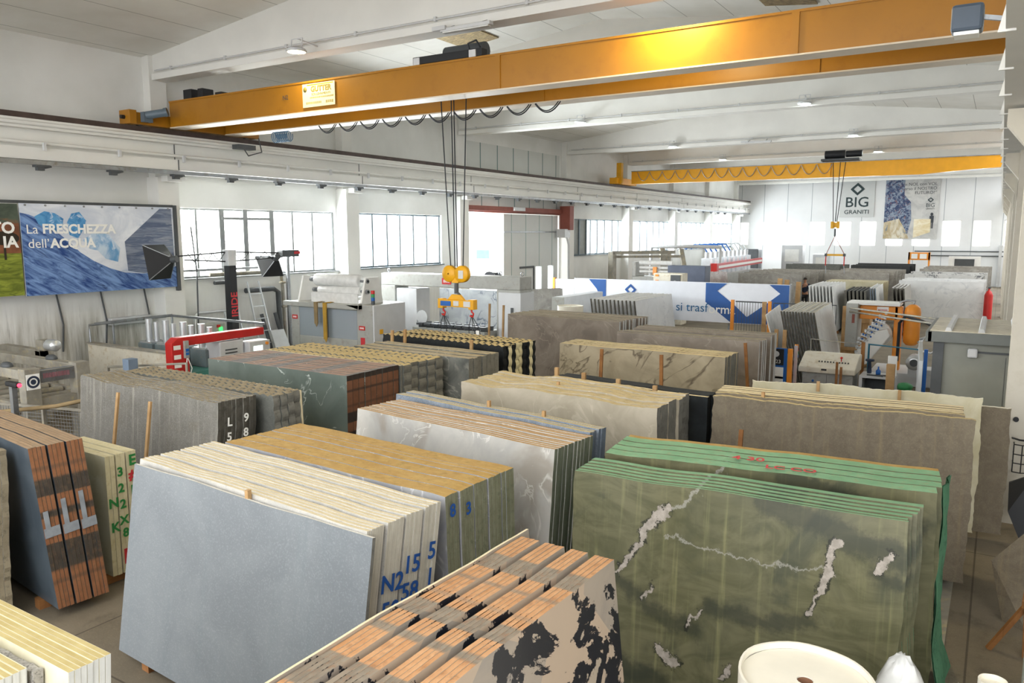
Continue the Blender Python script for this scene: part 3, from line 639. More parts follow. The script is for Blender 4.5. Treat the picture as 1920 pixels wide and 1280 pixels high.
pack('B28', -4.1, 33.8, 92, 3.2, 2.0, 7, rep((3, .04, 0, .05)), s['whitem'], e['whiteend'], e['blueend'], 'straight', 'blue-edged pale pack behind the orange machine', seed=66, side='right', jit=.05)
pack('B29', -3.2, 35.2, 91, 3.2, 1.95, 6, rep((4, .05, 0, .09)), s['greym'], e['whiteend'], e['greyend'], 'straight', 'grey striped pack by the large white row', seed=67, side='right', jit=.05)
pack('B23a', -6.95, 39.4, 0, 2.5, 1.92, 3, rep((3, .05, 0, .05), (5, .05, .3, .22)), s['creamst'], e['cream'], e['band'], 'straight', 'cream pack with brown edges in the far middle', seed=68, jit=.06)
pack('B24', -12.15, 43.0, -2, 3.4, 2.0, 4, rep((8, .08, 0, .85)), s['greym'], e['sand'], e['greyend'], 'straight', 'long grey marble row at the far left', seed=69, jit=.15)
pack('B24b', -12.9, 57.5, 0, 3.6, 2.0, 3, rep((3, .1, 0, 1.2)), s['greyscal'], e['dusty'], e['darkend'], 'straight', 'dark grey row before the end wall', seed=70, jit=.3)
pack('B25', -8.3, 46.6, -2, 3.3, 2.0, 4, rep((3, .08, 0, .5), (5, .08, .7, .9)), s['greym'], e['sand'], e['darkend'], 'straight', 'grey and black row in the far centre', seed=71, jit=.15)
pack('B25c', -8.6, 57.5, 0, 3.6, 2.0, 3, rep((4, .1, 0, 1.0)), s['blackg'], e['darkend'], e['blackend'], 'straight', 'black granite row in the far centre', seed=72, jit=.2)
pack('B26', -3.9, 40.2, -1.5, 3.4, 2.0, 5, rep((2, .06, 0, .06), (3, .08, .9, .8)), s['whitem'], e['whiteend'], e['darkend'], 'straight', 'large white marble row by the far columns', seed=73, jit=.06)
pack('B26b', -4.25, 46.5, -1.5, 3.6, 2.0, 4, rep((4, .09, 0, 1.1)), s['zebra'], e['whiteend'], e['darkend'], 'straight', 'black and white marble row by the far columns', seed=74, jit=.1)
pack('B26c', -4.1, 53.5, -1.5, 3.6, 2.0, 4, rep((4, .09, 0, 1.6)), s['greym'], e['brown'], e['darkend'], 'straight', 'grey marble row by the far columns', seed=75, jit=.15)
pack('arab', -19.2, 25.2, -4, 3.3, 2.0, 5, rep((2, .05, 0, .05)), s['swirl'], e['palecut'], e['palecut'], 'straight', 'swirling grey and black marble pair by the gate', seed=76, jit=.1)
pack('arab2', -15.6, 26.5, 60, 1.4, 1.98, 5, rep((3, .07, 0, .04)), s['greym'], e['palecut'], e['darkend'], 'straight', 'grey marble trio at the foot of the gate', seed=77, jit=.06)
pack('farm', -13.45, 40.3, 86, 4.0, 2.0, 8, rep((8, .07, 0, .2)), s['pinkm'], e['whiteend'], e['redend'], 'straight', 'pink-grey marble pack near the red rail', seed=78, side='right', jit=.06)
# painted letters on the slab ends and tops
def endtext(key, idx, txt, size, mat, y, z, bold=.004, sx=1, extra=.004):
    o = PACK[key][0][idx]; L = max(v.co.x for v in o.data.vertices)
    return text(txt, size, mat, o, (L+.02+extra, y, z), FX, 'painted_mark', 'CENTER', bold, sx)
inkb = M['inkb']
endtext('B1b', 0, 'N2', .2, inkb, .3, 1.42); endtext('B1b', 8, '15', .2, inkb, .09, 1.46); endtext('B1b', 12, '5', .2, inkb, .1, 1.5)
endtext('B1b', 0, '50', .2, inkb, .3, 1.2); endtext('B1b', 8, '58', .2, inkb, .09, 1.24); endtext('B1b', 12, '1', .2, inkb, .1, 1.28)
endtext('B1b', 0, 'B.', .22, inkb, .3, .97); endtext('B1b', 8, '60', .2, inkb, .08, 1.02); endtext('B1b', 12, '+0', .18, inkb, .1, 1.06)
endtext('B2', 1, '8', .16, inkb, .02, 1.7); endtext('B2', 3, '3', .16, inkb, .08, 1.66)
for tx, z, m_, y in (('E', 1.52, 'inkg', .06), ('#', 1.32, 'inkr', .06), ('F', 1.1, 'inkg', .06), ('4', .9, 'inkr', .07), ('R', .68, 'inkr', .06), ('M', .3, 'inkr', .05)):
    endtext('B6', 4, tx, .18, M[m_], y, z*.9, .006)
for tx, z, y in (('3', 1.26, .05), ('2', 1.06, .05), ('2', .86, .06), ('X', .66, .06), ('8', .5, .07)): endtext('B6', 2, tx, .15, M['inkg'], y-.02, z, .005)
endtext('B6', 2, 'B', .26, M['inkr'], .07, .2, .006); endtext('B6', 0, 'K', .16, M['inkg'], .06, .6, .005); endtext('B6', 0, 'N', .16, M['inkg'], .06, .9, .005)
endtext('B7', 3, 'L', .16, M['inkw'], .0, 1.6, .004); endtext('B7', 7, '9', .16, M['inkw'], .02, 1.62, .004); endtext('B7', 3, '5', .16, M['inkw'], .0, 1.4, .004); endtext('B7', 7, '8', .16, M['inkw'], .02, 1.42, .004)
o = PACK['B18b'][0][1]; text('4 30', .17, M['inkr'], o, (1.35, .08, PACK['B18b'][5]+.03), (0, 0, R(4)), 'painted_mark', bold=.003)
o = PACK['B18b'][0][0]; text('LC CO', .15, M['inkr'], o, (1.75, .1, PACK['B18b'][5]+.03), (0, 0, R(4)), 'painted_mark', bold=.003)
# wooden stakes standing between the slabs
def stake(x, y, z0, z1, tx, ty, label, w=.05, t=.03, mat='wood', rz=0):
    b = MB().bar((0, 0, 0), (tx, ty, z1-z0), w, t, up=(0, 1, 0)); o = b.build('wooden_stake', M[mat], None, (x, y, z0), (0, 0, rz))
    return tag(o, label, 'stake', 'wooden stakes between the slabs')
def part(mb, name, mat, th, bevel=0): return mb.build(name, mat, th, loc=tuple(-c for c in th.location), bevel=bevel)
def sub(mb, name, mat, pa, bevel=0): return mb.build(name, mat, pa, bevel=bevel)
# a part's mesh already sits in world coordinates (its local offset cancels the base), so sub-parts share that frame with no offset
def marks(pa, x, y, z, w, h, n, mat, face='y', seed=1):               # worn lettering too small to read, as short strokes
    rg = random.Random(seed); b = MB()
    for k in range(n):
        c = -w/2+w*(k+.5)/n; ww = w/n*.36; zz = (rg.random()-.5)*h*.3
        for q in ((-ww, -ww*.3), (ww*.3, ww)):
            if face == 'y': b.box(x+c+q[0], x+c+q[1], y-.003, y, z-h/2+zz*.3, z+h/2)
            else: b.box(x, x+.003, y+c+q[0], y+c+q[1], z-h/2+zz*.3, z+h/2)
    return sub(b, 'worn_lettering', mat, pa)
# ------------------------------------------------------------------ overhead cranes
PALEF = paint('pale_flange', '#cfc2ae', .5, var=.05)
def sag(a, b, drop, n=10): return [(a[0]+(b[0]-a[0])*i/n, a[1]+(b[1]-a[1])*i/n, a[2]+(b[2]-a[2])*i/n-drop*4*(i/n)*(1-i/n)) for i in range(n+1)]
cr = thing('bridge_crane', 'big amber double-girder crane spanning the hall, hoist rope in its middle', 'crane', (-19.28, 14.4, 6.97))
for y in (13.25, 15.0):
    g = MB().box(-19.0, .0, y+.02, y+.43, 7.0, 7.63).box(-19.0, .1, y, y+.45, 7.63, 7.67).box(-19.0, .0, y, y+.45, 6.975, 7.0, 1)
    g = part(g, 'girder', [M['yellow'], PALEF], cr)
    for x in (-8.6, -3.0): sub(MB().box(x-.06, x+.06, y-.004, y+.02, 7.0, 7.63), 'joint_plate', M['yellow'], g)
    if y < 14: g1 = g
p = MB().box(-13.97, -12.95, 13.235, 13.25, 7.08, 7.6); p = sub(p, 'maker_plate', paint('ivory_plate', '#e2d9b4', .5, var=.03), g1)
olive = paint('olive_ink', '#8f7f3a', .6)
text('GUTTER', .17, olive, p, (-13.38, 13.23, 7.47), FY, bold=.006); text('SOLLEVAMENTI', .075, olive, p, (-13.38, 13.23, 7.355), FY, sx=1.15)
marks(p, -13.36, 13.235, 7.285, .75, .035, 16, olive); marks(p, -13.62, 13.235, 7.17, .5, .05, 7, olive); marks(p, -13.12, 13.235, 7.17, .24, .06, 4, olive); sub(MB().box(-13.82, -13.0, 13.23, 13.235, 7.56, 7.58), 'print_line', M['hookyel'], p)
sub(MB().lathe([(.0, 0), (.055, 0), (.055, -.006), (0, -.006)], (-13.88, 13.23, 7.48), 16, 0, 'y'), 'emblem', olive, p)
text('N2', .15, M['ink'], g1, (-14.55, 13.24, 7.36), FY)
part(MB().box(-19.45, -19.1, 12.2, 16.3, 7.0, 7.3).box(-19.5, -19.05, 12.15, 12.35, 6.99, 7.34), 'end_carriage', M['yellow'], cr, .01)
for y in (12.55, 15.95): part(MB().cyl((-19.33, y, 7.08), (-19.22, y, 7.08), .11), 'carriage_wheel', M['dgrey'], cr)
part(MB().box(.05, .38, 12.2, 16.3, 7.0, 7.3), 'end_carriage', M['yellow'], cr, .01)
part(MB().cyl((-18.95, 12.55, 7.22), (-18.62, 12.85, 7.3), .1).box(-19.05, -18.9, 12.45, 12.7, 7.05, 7.3).cyl((-18.62, 12.85, 7.3), (-18.56, 12.9, 7.32), .115), 'travel_motor', paint('motor_grey', '#5f6d78', .4), cr)
part(MB().cyl((-19.28, 12.15, 7.16), (-19.28, 12.05, 7.16), .05), 'buffer', M['black'], cr)
for x0, w_, h_ in ((-18.85, .34, .3), (-18.25, .2, .28), (-17.55, .25, .12)):
    part(MB().box(x0, x0+w_, 13.6, 13.95, 7.68, 7.7+h_), 'control_box', M['black'], cr, .01)
t = MB().box(-10.75, -9.0, 13.3, 13.5, 7.69, 7.84).box(-10.75, -9.0, 15.1, 15.3, 7.69, 7.84).box(-10.6, -9.2, 13.5, 15.1, 7.72, 7.8)
tr = part(t, 'trolley', M['black'], cr, .01)
for x in (-10.62, -9.2): sub(MB().box(x-.1, x+.06, 13.28, 13.3, 7.68, 7.82), 'wheel_guard', M['lgrey'], tr); sub(MB().cyl((x, 13.33, 7.73), (x, 13.47, 7.73), .06), 'trolley_wheel', M['steel'], tr)
sub(MB().cyl((-10.3, 13.9, 7.95), (-9.3, 13.9, 7.95), .16).cyl((-10.5, 14.5, 7.92), (-10.1, 14.5, 7.92), .13), 'hoist_drum', M['dgrey'], tr)
sub(MB().tube([(-9.35, 13.4, 7.8), (-9.4, 13.4, 7.98), (-9.2, 13.4, 8.02), (-9.1, 13.4, 7.88)], .02, 6), 'trolley_cable', M['cable'], tr)
for k in range(10):
    x = -15.2+.72*k; part(MB().tube(sag((x, 14.92, 6.95), (x+.62, 14.92, 6.95), .2), .014, 6).tube(sag((x+.03, 14.9, 6.95), (x+.58, 14.9, 6.95), .17), .012, 6), 'festoon_loop', M['cable'], cr)
coil = [(-17.0+.035*i/6, 15.0+.1*math.cos(i*PI/6), 6.78+.14*math.sin(i*PI/6)) for i in range(110)]
part(MB().tube(coil, .012, 5), 'cable_coil', paint('blue_cable', '#3f6a8c', .5), cr)
part(MB().tube([(-18.9, 16.1, 7.0), (-18.9, 16.2, 6.6), (-18.9, 15.7, 6.45), (-18.9, 15.5, 6.7)], .018, 6).box(-19.1, -18.8, 15.3, 15.9, 6.62, 6.75), 'current_collector', M['dgrey'], cr)
ropes = [(-10.66, -10.46), (-10.36, -10.3), (-10.3, -10.24), (-9.92, -10.14)]
part(MB().tube([(ropes[0][0], 14.1, 7.7), (-10.42, 14.1, 3.46)], .013, 6).tube([(-10.36, 14.1, 7.7), (-10.3, 14.1, 3.46)], .013, 6).tube([(-10.29, 14.1, 7.7), (-10.24, 14.1, 3.46)], .013, 6).tube([(-9.93, 14.1, 7.7), (-10.08, 14.1, 3.46)], .013, 6), 'hoist_rope', M['cable'], cr)
hb = MB()
for x in (-10.44, -10.1): hb.lathe([(.02, -.07), (.17, -.07), (.19, -.04), (.17, 0), (.19, .04), (.17, .07), (.02, .07)], (x, 14.1, 3.3), 24, 0, 'y')
hb = part(hb.box(-10.36, -10.18, 14.05, 14.15, 3.1, 3.4), 'hook_block', M['hookyel'], cr)
sub(MB().box(-10.16, -10.03, 14.02, 14.028, 3.2, 3.38), 'load_label', M['lgrey'], hb)
sub(MB().cyl((-10.27, 14.1, 3.12), (-10.27, 14.1, 2.86), .05).tube([(-10.27, 14.1, 2.9), (-10.18, 14.1, 2.84), (-10.2, 14.1, 2.74), (-10.3, 14.1, 2.74), (-10.34, 14.1, 2.8)], .03, 8), 'hook', M['dgrey'], hb)
sp = thing('lifting_beam', 'yellow lifting beam with two sling hooks hanging from the crane hook', 'lifting beam', (-10.25, 14.1, 2.6))
a = MB().box(-10.72, -9.78, 14.03, 14.17, 2.56, 2.72).box(-10.74, -10.6, 14.02, 14.18, 2.52, 2.74).box(-9.9, -9.76, 14.02, 14.18, 2.52, 2.74)
a.prism([(-10.5, 2.72), (-10.38, 2.84), (-10.16, 2.84), (-10.04, 2.72)], 'y', 14.06, 14.14)
bm_ = part(a, 'beam', M['hookyel'], sp, .01)
sub(MB().box(-10.66, -10.38, 14.015, 14.03, 2.58, 2.69), 'blue_label', M['blue'], bm_); sub(MB().box(-10.3, -10.16, 14.015, 14.03, 2.59, 2.7), 'rating_label', M['lgrey'], bm_); sub(MB().box(-10.02, -9.84, 14.01, 14.03, 2.58, 2.7), 'rating_label', M['lgrey'], bm_)
for x in (-10.64, -9.86):
    part(MB().tube([(x, 14.1, 2.56), (x, 14.1, 2.47), (x+.05, 14.1, 2.43), (x+.03, 14.1, 2.36), (x-.04, 14.1, 2.38)], .022, 8), 'sling_hook', M['red'], sp)
    for j, (dx, dz) in enumerate(((-.1, -.75), (.06, -.8), (.22, -1.0), (.3, -1.1))):
        part(MB().tube([(x, 14.1, 2.4), (x+dx*.25+(.06 if j % 2 else -.06), 14.1+.03*j, 2.1), (x+dx*.7, 14.1+.03*j, 2.4+dz*.6), (x+dx, 14.1, 2.4+dz)], .008, 5), 'wire_sling', M['cable'], sp)
part(MB().box(-9.74, -9.66, 14.09, 14.1, 1.96, 2.06), 'sling_tag', M['inkw'], sp)
# second crane
c2 = thing('bridge_crane', 'slimmer bright yellow single-girder crane far down the hall', 'crane', (-19.28, 43.3, 6.97))
g = MB().prism([(-18.6, 7.02), (-3.5, 6.98), (-1.5, 7.12), (.3, 7.2), (.3, 7.72), (-18.6, 7.72)], 'y', 43.0, 43.4).box(-18.6, .3, 42.95, 43.45, 7.72, 7.76, 1)
g = part(g, 'girder', [M['yellow2'], M['steel']], c2); sub(MB().box(-7.75, -7.65, 42.93, 43.0, 7.0, 7.72), 'joint_plate', M['yellow2'], g)
for k in range(14):
    x = -18.2+.76*k; part(MB().tube(sag((x, 42.93, 7.66), (x+.74, 42.93, 7.66), .48), .018, 6), 'festoon_loop', M['steel'], c2)
part(MB().box(-19.5, -19.0, 41.9, 44.7, 7.0, 7.35), 'end_carriage', M['yellow2'], c2, .02)
part(MB().box(-19.2, -18.9, 42.2, 42.5, 7.3, 8.2).box(-19.25, -18.85, 42.15, 42.4, 7.0, 7.4), 'travel_motor', M['hookyel'], c2, .02)
part(MB().box(.1, .45, 41.9, 44.7, 7.0, 7.35), 'end_carriage', M['yellow2'], c2, .02)
tr = part(MB().box(-8.1, -6.3, 42.7, 43.7, 7.78, 7.9), 'trolley', M['dgrey'], c2, .02)
sub(MB().cyl((-7.95, 43.0, 8.12), (-7.0, 43.0, 8.12), .2).cyl((-6.95, 43.0, 8.12), (-6.2, 43.0, 8.12), .16), 'hoist_drum', M['black'], tr)
part(MB().tube([(-7.55, 43.0, 7.8), (-7.4, 43.0, 4.75)], .02, 5).tube([(-7.2, 43.0, 7.8), (-7.3, 43.0, 4.75)], .02, 5).tube([(-6.95, 43.0, 7.8), (-7.22, 43.0, 4.75)], .02, 5), 'hoist_rope', M['cable'], c2)
hb = part(MB().box(-7.5, -7.35, 42.9, 43.1, 4.4, 4.75).box(-7.22, -7.08, 42.9, 43.1, 4.4, 4.75).box(-7.4, -7.15, 42.95, 43.05, 4.45, 4.7), 'hook_block', M['hookyel'], c2, .03)
sub(MB().cyl((-7.28, 43, 4.4), (-7.28, 43, 4.0), .05), 'hook', M['dgrey'], hb)
s2 = thing('lifting_beam', 'small orange lifting beam with chains hanging from the far crane', 'lifting beam', (-7.24, 43.0, 3.0))
part(MB().box(-7.65, -6.78, 42.95, 43.05, 3.0, 3.1), 'beam', M['hookyel'], s2)
for x in (-7.66, -6.77):
    part(MB().tube([(-7.28, 43, 4.0), (x, 43, 3.08)], .018, 5), 'chain_leg', M['rust'], s2); part(MB().box(x-.06, x+.06, 42.94, 43.06, 2.98, 3.12), 'end_fitting', M['dgrey'], s2)
    part(MB().tube([(x, 43, 2.98), (x, 43, 2.5)], .03, 6), 'chain_sling', M['red'], s2); part(MB().tube([(x, 43, 2.5), (x+.04, 43, 2.1)], .02, 6), 'wire_sling', M['steel'], s2)
# ------------------------------------------------------------------ lamps under the beams
LIT = glow('lamp_lens_warm', '#fff2b8', 9); LITC = glow('lamp_lens_cool', '#eafff2', 6)
def flood(x, y, z, label, warm, power):
    reach = .64 if warm else .16
    o = thing('floodlight', label, 'lamp', (x, y, z), 0, 'floodlights under the roof beams')
    h = MB().lathe([(0, .05), (.14, .05), (.2, .02), (.23, -.03), (.2, -.05)], n=20).build('housing', M['lgrey'], o)
    MB().lathe([(.2, -.051), (0, -.056)], n=20).build('lens', LIT if warm else LITC, o)
    MB().bar((-.17, 0, .02), (-.17, .03, .24), .02).bar((.17, 0, .02), (.17, .03, .24), .02).bar((-.17, .03, .24), (.17, .03, .24), .02).bar((0, .03, .24), (0, reach, .2), .03).build('bracket', M['lgrey'], o)
    d = bpy.data.lights.new('floodlight_bulb', 'AREA'); d.shape = 'DISK'; d.size = .38; d.energy = power; d.color = (1, .86, .5) if warm else (.95, 1, .95)
    l = bpy.data.objects.new('floodlight_bulb', d); C.objects.link(l); l.parent = o; l.location = (0, 0, -.065)
    return o
f = flood(-13.6, 12.75, 8.24, 'lit warm floodlight on the beam above the big amber crane', True, 28)
f = flood(-4.95, 12.75, 8.24, 'lit warm floodlight above the bright patch on the big amber crane', True, 120)
for y, nm in ((27.4, 'third roof beam, above the gate'), (37.35, 'fourth roof beam'), (45.4, 'fifth roof beam')):
    for x, sd in ((-14.0, 'towards the window wall'), (-5.8, 'towards the columns')):
        flood(x, y, 8.42, 'pale floodlight on the %s, %s' % (nm, sd), False, 25)
def fluo(x, y, z, label):
    o = thing('tube_light', label, 'lamp', (x, y, z)); MB().box(-.55, .65, -.07, .07, -.05, .02).build('body', M['lgrey'], o, bevel=.01)
    MB().box(-.5, .6, -.05, .05, -.075, -.05).build('diffuser', M['plastic'], o); MB().bar((-.4, 0, .02), (-.4, .25, .12), .03).bar((.4, 0, .02), (.4, .25, .12), .03).build('bracket', M['lgrey'], o)
    MB().box(-.72, -.4, -.11, -.04, -.02, .06).build('ballast_box', M['lgrey'], o)
fluo(-9.35, 13.2, 8.26, 'unlit tube light under the beam above the big amber crane trolley'); fluo(-9.9, 37.26, 8.36, 'unlit tube light under a far roof beam over the distant crane')
fl = thing('floodlight', 'dark blue box floodlight by the column-side crane rail', 'lamp', (-.38, 8.6, 6.0))
MB().box(-.16, .1, -.12, .12, .02, .26).build('housing', paint('blue_grey_housing', '#47525f', .4), fl, bevel=.03); MB().box(-.13, .07, -.1, .1, -.01, .02).build('lens', M['inkw'], fl); MB().bar((.08, 0, .15), (.3, 0, .1), .04).build('bracket', M['steel'], fl)
# translucent foil panels in the roof
foil = NT('gold_foil'); _v = foil.coord(scale=(1, 8, 1)); _n = foil.noise(_v, 6, 6, .7); foil.bump(_n, .9, .05)
foil = foil.out(foil.mix(foil.ramp(_n, .4, .65), hexc('#5f4c30'), hexc('#d9c08a')), .3, .6)
for k, (x, y0, y1, lb) in enumerate(((-14.2, 9.5, 12.9, 'crinkled golden foil panel in the roof before the first beam'), (-14.0, 15.2, 19.8, 'crinkled golden foil panel in the roof behind the crane trolley'), (-5.2, 15.2, 19.8, 'crinkled golden foil panel in the roof over the crane girder at the right'))):
    za, zb = roofz(x)-.005, roofz(x+1.2)-.005
    MBo = MB().add([(x, y0, za), (x+1.2, y0, zb), (x+1.2, y1, zb), (x, y1, za), (x, y0, za-.03), (x+1.2, y0, zb-.03), (x+1.2, y1, zb-.03), (x, y1, za-.03)], [(0,1,2,3),(7,6,5,4),(0,4,5,1),(1,5,6,2),(2,6,7,3),(3,7,4,0)])
    tag(MBo.build('foil_panel', foil), lb, 'roof panel', 'foil panels in the roof')
# ------------------------------------------------------------------ printed banners
def pmat(name, c1, c2, c3=None, sc=(1, 1, 1), scale=3, lo=.35, hi=.65, dist=1.0):
    t = NT(name); v = t.coord(scale=sc); n = t.noise(v, scale, 6, .6, dist); col = t.mix(t.ramp(n, lo, hi), hexc(c1), hexc(c2))
    if c3: col = t.mix(t.ramp(t.noise(v, scale*1.7, 5, .6, dist), .55, .72), col, hexc(c3))
    return t.out(col, .5, 0, .3)
bn = thing('wave_banner', 'blue banner with a breaking wave on the window wall', 'banner', (-19.72, 11.8, 2.7))
def bp(u, v, e=0): return (-19.7+e, 9.62+4.04*u, 4.92-2.2*v)
SKY = pmat('print_sky', '#c9d0dd', '#e9ecf2', '#aebccf', (1, .6, 1), 1.2)
def poly(name, pts, mat, th, e):
    n = len(pts); vs = [bp(u, v, e) for u, v in pts] + [bp(u, v, e-.004) for u, v in pts]
    return part(MB().add(vs, [tuple(range(n-1, -1, -1)), tuple(range(n, 2*n))] + [(i, (i+1) % n, n+(i+1) % n, n+i) for i in range(n)]), name, mat, th)
part(MB().box(-19.72, -19.7, 9.62, 13.66, 2.72, 4.92), 'sheet', SKY, bn)
def wave_mat():
    t = NT('print_wave'); v = t.coord(); s = t.sep(v)
    r = t.math('ADD', t.math('MULTIPLY', s[1], .55), s[2]); k = t.new('ShaderNodeCombineXYZ'); t.put(r, k.inputs[2]); t.put(t.math('MULTIPLY', s[1], .25), k.inputs[1])
    n = t.noise(k.outputs[0], 7, 5, .65, .9); col = t.mix(t.ramp(n, .32, .68), hexc('#22427f'), hexc('#7f9fd0'))
    return t.out(t.mix(t.ramp(t.noise(k.outputs[0], 11, 4, .6, 1), .58, .75), col, hexc('#152a58')), .5, 0, .3)
WV = wave_mat()
poly('printed_wave', [(0, .1), (.05, .12), (.1, .16), (.16, .24), (.22, .33), (.28, .43), (.34, .54), (.42, .64), (.52, .73), (.62, .79), (.75, .815), (.88, .8), (1, .74), (1, 1), (0, 1)], WV, bn, .004)
CREST = pmat('print_crest', '#3b7fb8', '#5f9fd0', '#dfe8f2', (1, 1, 1), 3.5)
poly('printed_crest', [(.08, .14), (.14, .08), (.2, .1), (.25, .16), (.24, .24), (.2, .3), (.14, .27), (.1, .22)], CREST, bn, .006)
poly('printed_crest', [(.27, .2), (.3, .1), (.35, .08), (.39, .18), (.36, .3), (.33, .38), (.28, .34)], CREST, bn, .006)
poly('printed_spray', [(.36, .4), (.44, .3), (.53, .34), (.6, .5), (.58, .66), (.5, .62), (.45, .52), (.4, .5)], pmat('print_spray', '#6ea2cf', '#c9d9e8', '#e9eef4', (1, 1, 1), 2.2), bn, .006)
BLK = pmat('print_block', '#56627c', '#8b93a3', '#a8abb0', (1, .25, 2.2), 3.2)
poly('printed_block', [(.635, .42), (.9, .02), (.985, .02), (.99, .74), (.88, .8), (.75, .81), (.645, .77)], BLK, bn, .008)
kw = dict(align='LEFT')
for s_, y, z, b_ in (('La', 9.72, 4.3, 0), ('FRESCHEZZA', 10.1, 4.31, .012), ("dell\u2019", 9.74, 3.96, 0), ('ACQUA', 10.27, 3.96, .012)):
    o = text(s_, .31, M['inkw'], bn, Vector((-19.685, y, z))-bn.location, FX, 'lettering', 'LEFT', b_)
for k in range(9): part(MB().cyl((-19.7, 9.75+.47*k, 4.88), (-19.68, 9.75+.47*k, 4.88), .025, n=8), 'eyelet', M['steel'], bn)
part(MB().box(-19.78, -19.66, 13.67, 13.76, 2.6, 4.98).box(-19.8, -19.74, 5.5, 13.7, 4.92, 4.99), 'frame', M['dgrey'], bn)
gb = thing('meadow_banner', 'green and rust banner with a tree in a meadow, cut off by the picture edge', 'banner', (-19.72, 7.7, 2.72))
part(MB().box(-19.72, -19.7, 5.7, 9.58, 2.75, 4.9), 'sheet', pmat('print_dusk', '#39433a', '#566052', '#8b5a3a', (1, .6, 1), 1.1), gb)
part(MB().box(-19.7, -19.694, 5.7, 9.58, 3.75, 4.45), 'printed_hills', pmat('print_rust', '#6f4430', '#8d5a3c', None, (1, .6, 1.4), 1.6), gb)
part(MB().box(-19.7, -19.694, 5.7, 9.58, 2.75, 3.75), 'printed_meadow', pmat('print_meadow', '#5f6a22', '#8f9a3a', '#3d4a1c', (1, .7, 3), 2.5), gb)
part(MB().box(-19.694, -19.69, 9.2, 9.25, 3.6, 4.0).ball((-19.69, 9.22, 4.1), .004, .35, .16), 'printed_tree', paint('print_tree', '#2c2418', .6), gb)
text('TO', .36, M['inkw'], gb, Vector((-19.685, 9.48, 4.33))-gb.location, FX, 'lettering', 'RIGHT', .012); text('IA', .36, M['inkw'], gb, Vector((-19.685, 9.52, 4.0))-gb.location, FX, 'lettering', 'RIGHT', .012)
# end wall: company sign and poster
sg = thing('company_sign', 'grey sign with a dark diamond logo and company name on the end wall', 'sign', (-10.45, 70.97, 5.45))
part(MB().box(-11.75, -9.1, 70.93, 70.98, 5.45, 8.45), 'board', paint('sign_grey', '#c9cbca', .6, var=.02), sg)
INK = paint('sign_ink', '#2f3f42', .6)
def diamond(th, cx, cz, w_, h_, y, mat, kk=.55):
    o = [(cx-w_, cz), (cx-w_*.78, cz+h_*.25), (cx, cz+h_), (cx+w_*.78, cz+h_*.25), (cx+w_, cz), (cx+w_*.78, cz-h_*.25), (cx, cz-h_), (cx-w_*.78, cz-h_*.25)]
    i = [(cx+(a-cx)*kk, cz+(b-cz)*kk) for a, b in o]; n = 8
    vs = [(a, y, b) for a, b in o] + [(a, y, b) for a, b in i] + [(a, y+.02, b) for a, b in o] + [(a, y+.02, b) for a, b in i]
    fs = [(k, (k+1) % n, n+(k+1) % n, n+k) for k in range(n)] + [(k, 2*n+k, 2*n+(k+1) % n, (k+1) % n) for k in range(n)] + [(n+k, n+(k+1) % n, 3*n+(k+1) % n, 3*n+k) for k in range(n)]
    return part(MB().add(vs, fs), 'diamond_logo', mat, th)
diamond(sg, -10.42, 7.75, .55, .52, 70.91, INK)
text('BIG', 1.15, INK, sg, Vector((-10.42, 70.92, 6.65))-sg.location, FY, bold=.01, sx=1.05); text('GRANITI', .46, INK, sg, Vector((-10.42, 70.92, 5.87))-sg.location, FY, bold=.005, sx=1.08)
po = thing('poster', 'tall poster of sandy desert and blue shapes on the end wall', 'poster', (-6.33, 70.97, 3.65))
part(MB().box(-8.3, -4.4, 70.93, 70.98, 3.65, 8.4), 'sheet', pmat('print_stone', '#b9b9b8', '#cfcecb', None, (1, 1, 1), 1.2), po)
part(MB().prism([(-8.3, 3.7), (-8.3, 8.4), (-6.9, 8.4), (-6.9, 7.2), (-6.4, 6.6), (-6.3, 5.2), (-6.6, 3.7)], 'y', 70.915, 70.93), 'printed_shapes', pmat('print_blue_shapes', '#39496b', '#8f9cae', '#9d6f66', (1, 1, 1), 2.2, .42, .58, 2.2), po)
part(MB().prism([(-8.3, 3.7), (-8.3, 5.0), (-7.2, 5.3), (-6.7, 4.4), (-6.4, 3.7)], 'y', 70.9, 70.915), 'printed_sand', pmat('print_gold', '#b9a680', '#dcd6c6', '#6d7f8f', (1, 1, .4), 2.6), po)
part(MB().prism([(-6.1, 3.75), (-6.1, 5.25), (-4.9, 5.25), (-4.9, 4.2)], 'y', 70.91, 70.93), 'printed_dunes', pmat('print_dune', '#dccba0', '#efe6cf', None, (1, 1, 2), 1.4), po)
part(MB().ball((-4.85, 70.92, 5.62), .1, .01, .13).box(-5.0, -4.7, 70.915, 70.92, 4.95, 5.5).box(-4.97, -4.87, 70.915, 70.92, 4.5, 4.95).box(-4.83, -4.73, 70.915, 70.92, 4.5, 4.95), 'printed_silhouette', M['ink'], po)
for s_, z, sz in (('\u201cCon NOI, con VOI,', 8.0, .34), ('verso il NOSTRO', 7.66, .34), ('FUTURO!\u201d', 7.32, .34)): text(s_, sz, M['ink'], po, Vector((-4.6, 70.92, z))-po.location, FY, 'lettering', 'RIGHT')
diamond(po, -5.0, 6.75, .22, .2, 70.91, INK); text('BIG', .42, INK, po, Vector((-5.0, 70.92, 6.32))-po.location, FY); text('GRANITI', .16, INK, po, Vector((-5.0, 70.92, 6.05))-po.location, FY)
